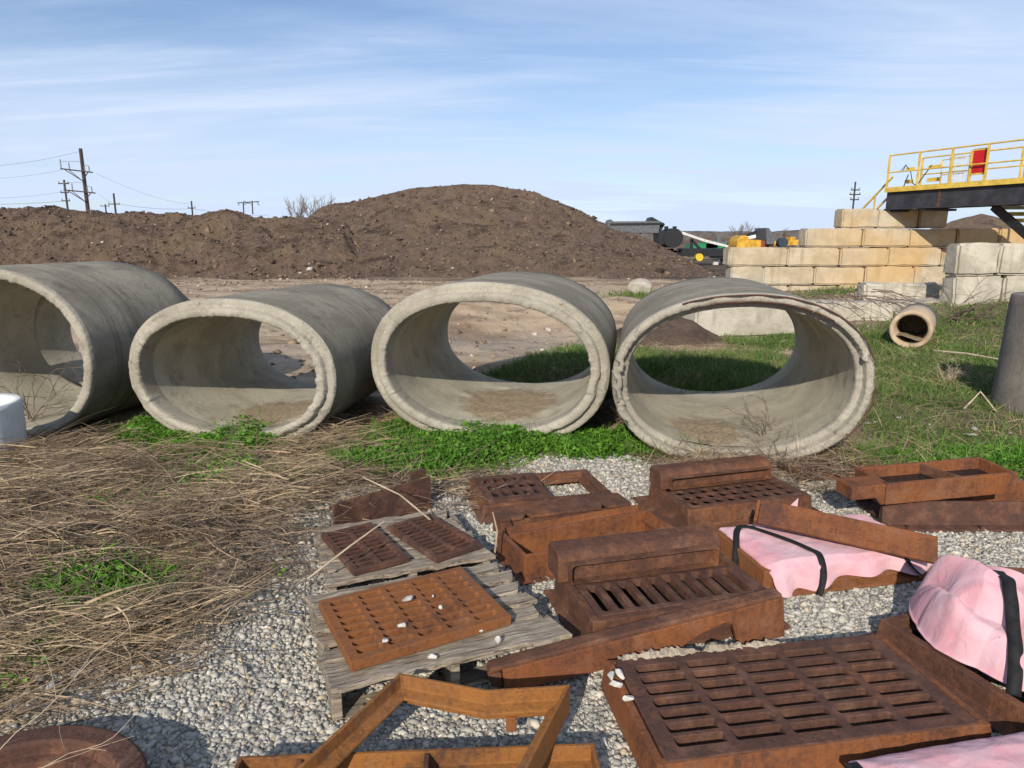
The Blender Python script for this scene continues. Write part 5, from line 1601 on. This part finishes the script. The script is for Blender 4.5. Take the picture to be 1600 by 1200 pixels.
# tangles: (pixel u, v, spread, count, length)
for (u, v, sp_, cnt, L, hz) in ((1255, 745, 0.30, 60, 0.40, 0.10), (1230, 770, 0.2, 25, 0.3, 0.08), (960, 668, 0.18, 22, 0.35, 0.12), (720, 772, 0.30, 40, 0.38, 0.06), (640, 780, 0.25, 24, 0.34, 0.10),
                                (120, 850, 0.5, 40, 0.55, 0.05), (250, 900, 0.4, 36, 0.5, 0.05), (380, 860, 0.3, 46, 0.4, 0.04), (180, 800, 0.6, 50, 0.5, 0.06), (450, 900, 0.25, 26, 0.35, 0.03), (1450, 640, 0.5, 30, 0.4, 0.05), (60, 1000, 0.35, 26, 0.5, 0.06), (330, 980, 0.25, 14, 0.35, 0.02), (420, 790, 0.35, 30, 0.45, 0.05),
                                (1240, 700, 0.4, 30, 0.35, 0.05), (1060, 705, 0.25, 18, 0.3, 0.03), (560, 735, 0.3, 14, 0.4, 0.05), (1080, 570, 0.5, 18, 0.6, 0.1), (860, 606, 0.25, 16, 0.4, 0.12)):
    c0 = G(u, v)
    for _ in range(cnt):
        x = c0[0] + rt.gauss(0, sp_ * 0.6); y = c0[1] + rt.gauss(0, sp_ * 0.5)
        a = rt.uniform(0, 2 * math.pi)
        twig(mb, (x, y, float(z_ground(x, y)) + rt.uniform(0.01, hz + 0.02)), (math.cos(a), math.sin(a), rt.uniform(-0.05, 0.35)), L * rt.uniform(0.5, 1.3), rt.uniform(0.0022, 0.0042), 1, rt)
tag(mb.build('dead_twigs', TWIG), kind='stuff')


def weed(name, label, p, H, n, seed, spread=0.35, r=0.005, mat=None, cat='dead weed', lean=(0, 0)):
    rd = random.Random(seed)
    mb = MB()
    for k in range(n):
        d = (rd.gauss(lean[0], spread), rd.gauss(lean[1], spread * 0.6), 1)
        twig(mb, (rd.gauss(0, 0.04), rd.gauss(0, 0.04), 0.0), d, H * rd.uniform(0.6, 1.15), r, 2, rd, 0.1)
    o = mb.build(name, mat or TWIG, None, loc=(p[0], p[1], float(z_ground(p[0], p[1]))))
    return tag(o, label, cat)


pw = G(52, 660); weed('dead_weed', 'tall branching dead weed standing in front of the leftmost pipe', pw, 0.62, 7, 3, 0.38, 0.006)
pw = G(1190, 700); weed('dead_weed', 'spreading dead weed in the mouth of the rightmost pipe', pw, 0.34, 6, 8, 0.6, 0.0045)
pw = G(975, 668); weed('dead_weed', 'dead weed wedged in the gap between the two right pipes', pw, 0.30, 8, 9, 0.5, 0.0045)
pw = (-1.36, 1.20); weed('dead_weed', 'thin pale dead stems rising in front of the manhole ring', pw, 0.55, 9, 15, 0.16, 0.0024, TWIG_L)
pw = G(1480, 600); weed('grass_tuft', 'dry straw coloured grass tuft in the grass near the dark upright pipe', pw, 0.22, 22, 5, 0.3, 0.003, TWIG_L, 'grass tuft')
# stems leaning over the farther pallet
for k, (a, b, lab) in enumerate((((480, 905, .16), (600, 815, .34), 'pale dead stem leaning across the left small grate'), ((672, 812, .17), (566, 745, .42), 'pale dead stem standing over the angle plate'), ((772, 872, .05), (770, 800, .30), 'broken dead stem upright beside the deep box frame'))):
    mb = MB(); A = Vector(G(*a)); B = Vector(G(*b)); mid = (A + B) / 2 + Vector((0.02, 0, 0.02))
    mb.tube([A, mid, B], [0.005, 0.0045, 0.003], 6); tag(mb.build('dry_reed', TWIG_L), lab, 'dead stem', 'dead stems by the pallets')
mb = MB(); A = Vector(G(-40, 1110, .03)); B = Vector(G(66, 1100, .05)); mb.tube([A, (A + B) / 2, B], [0.013, 0.014, 0.011], 8); tag(mb.build('cane_stalk', TWIG_L), 'thick pale cut stalk lying at the left edge above the manhole ring', 'stalk')
mb = MB(); A = Vector(G(1460, 548, .05)); B = Vector(G(1565, 562, .08)); mb.tube([A, (A + B) / 2 + Vector((0, 0, .02)), B], [0.016, 0.015, 0.010], 6); tag(mb.build('cane_stalk', TWIG_L), 'long pale stalk lying in the grass in front of the small tan pipe', 'stalk')
mb = MB(); mb.tube([G(1505, 640, .02), G(1532, 612, .2), G(1558, 645, .02)], 0.010, 6); tag(mb.build('cane_stalk', TWIG_L), 'bent pale stalk making an arch beside the dark upright pipe', 'stalk')
# brush heap over the low blocks
mb = MB(); rt = random.Random(31)
for k in range(40):
    p = GY(rt.uniform(1225, 1400), rt.uniform(452, 474), rt.uniform(13.0, 15.0))
    twig(mb, (p[0], p[1], max(p[2], 0.2)), (rt.uniform(0.4, 1.0), -0.35 + rt.gauss(0, .3), rt.gauss(-0.12, .16)), rt.uniform(0.7, 1.9), rt.uniform(0.006, 0.012), 1, rt, 0.5)
for k in range(22):
    p = GY(rt.uniform(1480, 1530), rt.uniform(490, 512), 12.6)
    twig(mb, (p[0], p[1], 0.25), (rt.gauss(0, .6), -0.3, rt.gauss(0.1, .3)), rt.uniform(0.5, 1.2), 0.009, 1, rt, 0.3)
tag(mb.build('brush_heap', TWIG), 'heap of bare dry branches draped over the low blocks', 'brush heap')
# small heap of spoil seen through the right pipe
nx = 40; s_, t_ = np.meshgrid(np.linspace(-1, 1, nx), np.linspace(-1, 1, nx), indexing='ij')
p = G(1060, 545)
X = s_ * 1.05; Y = t_ * 0.8; Z = 0.52 * np.clip(1 - np.hypot(s_, t_), 0, 1) ** 0.8 + (fbm(X * 4, Y * 4, 5, 4) - 0.5) * 0.12 * smooth(1.1, 0.6, np.hypot(s_, t_)) - 0.04
tag(link_mesh('soil_heap', np_mesh('soil_heap', np.stack([X, Y, Z], -1).reshape(-1, 3), grid_faces(nx, nx)), MULCH, None, loc=(p[0], p[1] + 1.0, 0)), 'small brown heap of soil and mulch seen through the rightmost pipe', 'soil heap')

# ------------------------------------------------------------------ yellow walkway
WA = Vector((GY(1386, 303, 23.0)[0], 23.0, 0)); WB = Vector((GY(1600, 278, 19.3)[0], 19.3, 0))
wd = (WB - WA); wd.z = 0; wlen = wd.length; wdir = wd.normalized()
wyaw = math.atan2(wdir.y, wdir.x)
zd = GY(1386, 303, 23.0)[2]; zd2 = GY(1600, 278, 19.3)[2]; DECK = (zd + zd2) / 2
root = thing('steel_walkway', 'raised steel walkway with yellow railings and a dark beam resting on the stained wall', 'walkway', (WA.x, WA.y, DECK), wyaw)
Lw = wlen + 5.0; Ww = 1.5
MB().box(0, Lw, 0.0, 0.06, -0.56, -0.03).build('beam', BEAM, root)
mb = MB(); mb.box(0, Lw, -0.07, 0.13, -0.59, -0.561); mb.build('beam_flange', BEAM, root)
MB().box(0, Lw, Ww - 0.06, Ww, -0.56, -0.03).build('beam', BEAM, root)
MB().box(-0.02, Lw, -0.09, Ww + 0.02, -0.029, 0.02).build('deck', YEL, root)
MB().box(-0.02, Lw, -0.115, -0.092, -0.05, 0.10).build('toe_board', YEL, root)
MB().box(1.72, 1.80, -0.012, -0.001, -0.56, -0.03).build('splice_plate', RUST_D, root)
for side, y in (('near', -0.07), ('far', Ww)):
    mb = MB(); mb.tube([(0, y, 1.08), (Lw, y, 1.08)], 0.024, 8); mb.build('top_rail', YEL, root)
    mb = MB(); mb.tube([(0, y, 0.56), (Lw, y, 0.56)], 0.022, 8); mb.build('mid_rail', YEL, root)
    for k in range(9):
        x = 0.02 + k * 1.02
        if x > Lw: break
        mb = MB(); mb.bar((x, y, 0.02), (x, y, 1.08), 0.05, 0.05); mb.build('post', YEL, root)
mb = MB(); mb.box(2.62, 3.03, 0.02, 0.05, 0.32, 0.95); mb.build('red_panel', RED, root)
mb = MB(); mb.bar((2.57, 0.03, 0.02), (2.57, 0.03, 0.97), 0.07, 0.05); mb.bar((2.606, 0.03, 0.97), (3.05, 0.03, 0.97), 0.03, 0.05); mb.bar((2.606, 0.03, 0.30), (3.05, 0.03, 0.30), 0.03, 0.05); mb.build('panel_frame', YEL, root)
mb = MB()
for k in range(12): mb.tube([(1.90 + k * 0.052, 0.10, 0.03), (1.90 + k * 0.052, 0.10, 0.82)], 0.008, 5)
mb.tube([(1.87, 0.10, 0.83), (2.50, 0.10, 0.83)], 0.014, 6); mb.build('bar_gate', PALE, root)
mb = MB(); mb.tube([(1.25, 0.7, 0.03), (1.25, 0.7, 0.86), (1.95, 0.7, 0.86)], 0.02, 6); mb.tube([(1.25, 0.7, 0.42), (1.95, 0.7, 0.42)], 0.018, 6); mb.build('inner_rail', YEL, root)
for k, z in enumerate((0.30, 0.68)):
    mb = MB(); mb.box(0.80, 1.22, 0.69, 0.71, z - 0.06, z + 0.06); mb.build('bracket', YEL, root, bevel=0.01)
    mb = MB(); mb.box(0.05, 0.36, 0.69, 0.71, z - 0.06, z + 0.06); mb.build('bracket', YEL, root, bevel=0.01)
for k in range(2):
    mb = MB(); mb.tube([(0.1, 0.4 + 0.1 * k, 0.62), (0.25, 0.4, 0.80), (0.45, 0.4, 0.55), (0.55, 0.4, 0.22), (0.8, 0.4 + 0.1 * k, 0.04)], 0.012, 6); mb.build('hose', BLACK, root, smooth_sh=True)
mb = MB(); mb.bar((0.55, 0.5, 0.04), (1.05, 0.5, 0.72), 0.022, 0.022); mb.bar((0.15, 0.5, 0.04), (0.3, 0.5, 0.5), 0.022, 0.022); mb.build('brace', BLACK, root)
for x in (0.9, 2.2): MB().box(x * 0 + (0.7 if x < 1 else 1.9) - 0.6, (0.7 if x < 1 else 1.9) - 0.35, 0.1, 1.2, -0.66, -0.592).build('bearing_block', BLACK, root)
# stair handrails dropping to the left behind
mb = MB()
mb.bar((-0.05, 0.25, 0.45), (-1.5, 0.35, -0.85), 0.045, 0.05); mb.bar((-0.05, 0.25, -0.10), (-1.35, 0.35, -1.25), 0.045, 0.05); mb.bar((-0.65, 0.28, -0.05), (-0.65, 0.28, -0.66), 0.04, 0.04)
mb.build('stair_rail', YEL, root)
# stair under the walkway at right
st0 = GY(1552, 322, 20.6); st1 = GY(1640, 398, 18.6)
root = thing('steel_stair', 'steel stair with yellow treads descending under the walkway at right edge', 'stair', tuple(st0))
a0 = Vector((0, 0, 0)); a1 = Vector(st1) - Vector(st0); a1 = a1 * 1.25
off = Vector((1.15, -0.12, 0.0))
MB().bar(a0, a1, 0.06, 0.24).build('stringer', BLACK, root)
MB().bar(a0 + off, a1 + off, 0.06, 0.24).build('stringer', BLACK, root)
for k in range(9):
    p = a0.lerp(a1, (k + 0.4) / 9)
    tr0 = MB().bar(p + off * 0.035, p + off * 0.965, 0.22, 0.03).build('tread', YEL if k % 3 == 1 else PALE, root)
    MB().bar(p + off * 0.035 + Vector((0, -0.118, 0.02)), p + off * 0.965 + Vector((0, -0.118, 0.02)), 0.012, 0.11).build('nosing', YEL if k % 3 else PALE, tr0)

# ------------------------------------------------------------------ machines far behind the mound
def P3(u, v, Y): return Vector(GY(u, v, Y))


MY = 46.0
root = thing('screening_plant', 'black screening machine with conveyor showing above the slope of the large mound', 'screening machine', tuple(P3(1000, 380, MY)))
base = P3(1000, 380, MY)
def mbar(name, pts, w, h, mat, root=root, Y=MY, base=base):
    mb = MB()
    for (a, b) in pts: mb.bar(P3(a[0], a[1], Y) - base, P3(b[0], b[1], Y) - base, w, h)
    return mb.build(name, mat, root)
mb = MB(); pa, pb = P3(945, 352, MY) - base, P3(1020, 346, MY) - base
mb.prism([(pa.x, pa.z - 0.5), (pb.x + 0.2, pb.z - 0.75), (pb.x + 0.3, pb.z), (P3(955, 350, MY).x - base.x, pb.z - 0.02), (P3(951, 344, MY).x - base.x, pb.z + 0.12), (pa.x + .1, pb.z - 0.1)], -1.0, 1.0, 'y'); mb.build('hopper', GREY, root, bevel=0.02)
mbar('hopper_rim', [((950, 351), (1032, 350))], 2.1, 0.12, BLACK)
mbar('discharge_hood', [((1012, 345), (1032, 356))], 1.6, 0.5, BLACK)
mbar('post', [((1001, 352), (1001, 366))], 0.12, 0.12, PALE)
mb = MB(); c_ = P3(1047, 372, MY) - base; mb.tube([c_ + Vector((0, -1, 0)), c_ + Vector((0, 1, 0))], 0.62, 18); mb.build('drum', BLACK, root, smooth_sh=False)
mbar('engine_housing', [((1025, 372), (1050, 370))], 1.8, 0.8, BLACK)
for u in (1041, 1054):
    mb = MB(); c_ = P3(u, 358, MY) - base; mb.tube([c_ + Vector((0, 0, -0.3)), c_ + Vector((0, 0, 0.18))], [0.1, 0.14], 8); mb.build('exhaust_stack', BLACK, root)
mbar('lamp_bracket', [((1040, 370), (1043, 370))], 0.2, 0.18, WHITE)
mbar('conveyor_arm', [((1056, 361), (1100, 376)), ((1100, 376), (1140, 386))], 0.5, 0.16, PALE)
mbar('frame_leg', [((1080, 373), (1081, 396)), ((1081, 375), (1098, 394)), ((1146, 372), (1128, 394)), ((1060, 391), (1072, 399))], 0.16, 0.16, BLACK)
mbar('chassis', [((1062, 394), (1150, 394))], 1.4, 0.50, BLACK)
mbar('undercarriage', [((1112, 400), (1152, 402))], 1.2, 0.28, BLACK)
mbar('support_jack', [((1128, 398), (1131, 411))], 0.3, 0.3, GREY)
mbar('jack_foot', [((1114, 410), (1121, 410))], 0.4, 0.32, PALE)
mbar('lamp_bracket', [((1119, 395), (1122, 395))], 0.2, 0.18, WHITE)
mb = MB(); c_ = P3(1092, 402, MY - 1.0) - base
mb.tube([c_ + Vector((0, -0.18, 0)), c_ + Vector((0, 0.18, 0))], 0.24, 20); mb.build('wheel', mat_plain('bright_yellow_paint', (0.55, 0.40, 0.03), 0.5), root)
GYd = 58.0
root = thing('green_trailer', 'green machine body partly hidden behind the black conveyor frame', 'trailer', tuple(P3(1105, 388, GYd)))
base = P3(1105, 388, GYd)
mbar('body', [((1075, 388), (1132, 387))], 2.0, 0.75, GREEN, root, GYd, base)
mbar('tail_box', [((1098, 384), (1116, 382))], 2.0, 0.5, GREEN, root, GYd, base)
mbar('mast', [((1122, 370), (1122, 386))], 0.35, 0.35, GREY, root, GYd, base)
mbar('rail', [((1100, 383), (1150, 376))], 0.14, 0.14, GREY, root, GYd, base)

LY = 40.0
root = thing('wheel_loader', 'yellow wheel loader partly hidden behind the block wall', 'loader', tuple(P3(1165, 385, LY)))
base = P3(1165, 385, LY)
mb = MB(); c_ = P3(1153, 376, LY) - base
mb.prism([(c_.x - 0.3, c_.z - 0.6), (c_.x + 0.4, c_.z - 0.6), (c_.x + 0.4, c_.z + 0.15), (c_.x + 0.2, c_.z + 0.30), (c_.x - 0.1, c_.z + 0.25), (c_.x - 0.3, c_.z)], -0.8, 0.8, 'y'); mb.build('engine_cover', YELD, root, bevel=0.06)
mbar('body', [((1157, 380), (1182, 381))], 1.4, 0.42, YELD, root, LY, base)
mbar('frame', [((1174, 381), (1196, 382))], 1.2, 0.40, REDB, root, LY, base)
mbar('boom', [((1160, 370), (1182, 362))], 0.2, 0.14, BLACK, root, LY, base)
mbar('cylinder', [((1167, 372), (1180, 369))], 0.2, 0.16, WHITE, root, LY, base)
mb = MB(); c_ = P3(1194, 369, LY) - base
mb.prism([(c_.x - 0.25, c_.z + 0.45), (c_.x - 0.05, c_.z + 0.42), (c_.x + 0.25, c_.z - 0.1), (c_.x + 0.28, c_.z - 0.45), (c_.x - 0.15, c_.z - 0.45)], -0.9, 0.9, 'y'); mb.build('bucket', GREY, root, bevel=0.02)
root = thing('grader', 'smaller yellow machine with a dark blue tyre behind the block wall', 'machine', tuple(P3(1225, 385, LY)))
base = P3(1225, 385, LY)
mbar('body', [((1205, 381), (1250, 378))], 1.0, 0.26, YELD, root, LY, base)
mbar('cab', [((1230, 375), (1238, 375))], 0.8, 0.35, YELD, root, LY, base)
mb = MB(); c_ = P3(1222, 379, LY - 1) - base; mb.tube([c_ + Vector((0, -0.2, 0)), c_ + Vector((0, 0.2, 0))], 0.27, 18); mb.build('tyre', BLUEB, root)
mbar('boom', [((1240, 384), (1264, 361))], 0.16, 0.14, RUST_D, root, 30.0, base) if False else None


# ------------------------------------------------------------------ power poles and lines
def pole(label, u0, v0, u1, v1, Y, r, arms, cat='power pole'):
    b = P3(u1, v1, Y); tpt = P3(u0, v0, Y)
    x = (b.x + tpt.x) / 2
    root = thing('power_pole', label, cat, (x, Y, 0), 0, 'power poles on the horizon')
    mb = MB(); mb.tube([(0, 0, -0.5), (0, 0, tpt.z)], [r * 1.25, r], 10); mb.build('pole', POLE, root)
    return root, Vector((x, Y, 0)), tpt.z


PY = 105.0
pr_, pb_, ph_ = pole('tallest power pole with two braced double cross arms at far left', 127, 232, 136, 327, PY, 0.24, None)
for (vL, uL, vR, uR, vm) in ((264, 98, 270, 148, 283), (297, 103, 302, 152, 315)):
    A = P3(uL, vL, PY) - pb_; B = P3(uR, vR, PY) - pb_; A.y = B.y = -0.5
    MB().bar(A, B, 0.14, 0.18).build('cross_arm', POLE, pr_)
    K = P3(132, vm, PY) - pb_; K.x = 0; K.y = -0.5
    mb = MB(); mb.bar(A.lerp(B, 0.10), K, 0.10, 0.10); mb.bar(A.lerp(B, 0.86), K, 0.10, 0.10); mb.bar(A.lerp(B, 0.25), K, 0.08, 0.08); mb.build('brace', POLE, pr_)
    for f, hh in ((0.02, 1.3), (0.28, 1.0), (0.76, 0.8), (0.90, 0.8)):
        p = A.lerp(B, f); mb = MB(); mb.bar(p, p + Vector((0, 0, hh)), 0.11, 0.11); mb.build('insulator', WIRE, pr_)
    mb = MB(); p = A.lerp(B, 0.76) + Vector((0, 0, 0.85)); q = A.lerp(B, 0.90) + Vector((0, 0, 0.85)); mb.bar(p, q, 0.08, 0.08); mb.build('tie_bar', WIRE, pr_)
    A2 = A + Vector((0, 0, 1.0)); mb = MB(); mb.bar(A2, Vector((0, -0.5, A2.z)), 0.06, 0.06); mb.build('tie_bar', WIRE, pr_)
def simple_pole(label, u0, v0, u1, v1, Y, r, armv):
    p_, b_, h_ = pole(label, u0, v0, u1, v1, Y, r, None)
    for (v, hw) in armv:
        z = P3(u0, v, Y).z
        MB().box(-hw, hw, -0.35, -0.15, z - 0.09, z + 0.09).build('cross_arm', POLE, p_)
        for sx0 in (-0.9, 0.9):
            MB().box(hw * sx0 - 0.05, hw * sx0 + 0.05, -0.3, -0.2, z + 0.09, z + 0.4).build('insulator', WIRE, p_)
    return p_
simple_pole('second power pole just left of the tallest pole', 99, 281, 107, 328, 125, 0.15, ((287, 0.9), (301, 0.7), (314, 0.7)))
simple_pole('short power pole right of the tallest pole with one low arm', 177, 302, 181, 330, 150, 0.18, ((319, 1.2),))
simple_pole('tiny power pole stub between the tallest pole and the short pole', 164, 319, 166, 330, 190, 0.17, ((322, 1.2),))
simple_pole('slim power pole left of the low ridge hump with small arms', 299, 314, 301, 336, 170, 0.17, ((325, 0.9),))
simple_pole('lone power pole at right near the walkway', 1338, 284, 1331, 330, 120, 0.13, ((297, 0.7), (304, 0.9), (312, 0.7)))
HY = 170.0
root = thing('power_pole', 'wide two legged power pole frame on the horizon behind the ridge hump', 'power pole', tuple(P3(388, 335, HY)), 0, 'power poles on the horizon')
base = P3(388, 335, HY)
mbar('pole', [((380, 316), (381, 335))], 0.22, 0.22, POLE, root, HY, base); mbar('pole', [((394, 316), (395, 335))], 0.22, 0.22, POLE, root, HY, base)
mbar('cross_arm', [((371, 317), (405, 315))], 0.2, 0.2, POLE, root, HY, base)
mbar('brace', [((380, 314), (395, 320)), ((395, 314), (380, 320)), ((372, 318), (374, 321)), ((402, 316), (405, 321))], 0.12, 0.12, POLE, root, HY, base)


def wire(label, pts, sag=0.6, r=0.016):
    mb = MB()
    for a, b in zip(pts[:-1], pts[1:]):
        a = Vector(a); b = Vector(b)
        mb.tube([a.lerp(b, f) - Vector((0, 0, sag * 4 * f * (1 - f))) for f in np.linspace(0, 1, 13)], r, 4, caps=False)
    tag(mb.build('power_line', WIRE), label, 'power line', 'power lines')


wire('upper power line sagging right from the tallest pole to the slim pole', [P3(150, 271, PY), P3(300, 319, 170)], 0.9)
wire('lower power line sagging right from the tallest pole to the short pole', [P3(154, 303, PY), P3(181, 318, 150)], 0.3)
wire('upper power line running off the left edge from the tallest pole', [P3(98, 265, PY), P3(-60, 278, PY)], 0.5)
wire('lower power line running off the left edge from the tallest pole', [P3(104, 298, PY), P3(-60, 308, PY)], 0.5)
wire('faint power line from the tallest pole top to the left edge', [P3(127, 236, PY), P3(-60, 262, PY)], 0.5, 0.02)
wire('lowest power line leaving the second pole towards the left edge', [P3(100, 314, 125), P3(-60, 318, 125)], 0.3, 0.03)
wire('long low power line from the short pole past the slim pole', [P3(181, 318, 150), P3(300, 326, 170), P3(420, 336, 200)], 0.5, 0.03)


# ------------------------------------------------------------------ bare trees
def bare_tree(label, u, vtop, vbase, Y, seed, spread=0.36, group='bare trees on the horizon'):
    b = P3(u, vbase, Y); h = P3(u, vtop, Y).z * 1.12
    rd = random.Random(seed)
    root = thing('bare_tree', label, 'bare tree', (b.x, Y, 0), 0, group)
    tr = MB(); cr = MB()
    r0 = max(0.1, h * 0.018)
    tr.tube([(0, 0, -0.3), (0.05, 0, h * 0.3), (0.0, 0, h * 0.55)], [r0, r0 * 0.8, r0 * 0.55], 7); tr.build('trunk', BARK, root)

    def br(p, d, L, r, dep):
        pts = [p.copy()]; n = 4
        for i in range(n):
            d = (d + Vector((rd.gauss(0, .14), rd.gauss(0, .14), rd.gauss(0.03, .08)))).normalized(); p = p + d * L / n; pts.append(p.copy())
            if dep > 0:
                for _ in range(2 if dep > 1 else 2):
                    br(p, (d + Vector((rd.gauss(0, spread), rd.gauss(0, spread), rd.gauss(0.1, .3)))).normalized(), L * rd.uniform(.4, .62), r * .6, dep - 1)
        cr.tube(pts, [r * (1 - .6 * i / n) for i in range(n + 1)], 3, caps=False)
    for k in range(6):
        z = h * rd.uniform(0.28, 0.55); a = rd.uniform(0, 6.28)
        br(Vector((0.03, 0, z)), Vector((math.cos(a) * 0.7, math.sin(a) * 0.7, 1)).normalized(), h * 0.36, r0 * 0.42, 2)
    cr.build('crown', BARK, root)
    return root


bare_tree('taller bare tree left of the large mulch mound', 490, 312, 345, 75, 4)
bare_tree('shorter bare tree at left of the pair beside the large mulch mound', 466, 323, 345, 75, 6)
bare_tree('bare tree behind the yellow loader at left', 1152, 355, 385, 120, 7)
bare_tree('bare tree behind the yellow loader in the middle of the group', 1172, 352, 385, 125, 8)
bare_tree('bare tree behind the smaller yellow machine', 1225, 361, 385, 130, 9)
# distant wooded horizon
X = np.linspace(-420, 520, 900)
mb_v = []; mb_f = []
hh = 4.2 + 3.0 * fbm(X * 0.05, X * 0, 4, 5, 0.65)
N_ = len(X)
Vv = np.concatenate([np.stack([X, np.full(N_, 330.0) + 6 * fbm(X * .1, X * 0 + 2, 8, 3), np.full(N_, -1.0)], 1), np.stack([X, np.full(N_, 332.0), hh * 0.75], 1), np.stack([X, np.full(N_, 338.0), hh], 1), np.stack([X, np.full(N_, 352.0), hh * 0.8], 1), np.stack([X, np.full(N_, 360.0), np.full(N_, -1.0)], 1)])
k = np.arange(N_ - 1)
Ff = np.concatenate([np.stack([r_ * N_ + k, r_ * N_ + k + 1, (r_ + 1) * N_ + k + 1, (r_ + 1) * N_ + k], 1) for r_ in range(4)])
tag(link_mesh('far_woodland', np_mesh('far_woodland', Vv, Ff), mat_plain('far_wood', (0.095, 0.085, 0.080), 0.95, 0, 0.35, 0.2)), kind='stuff')
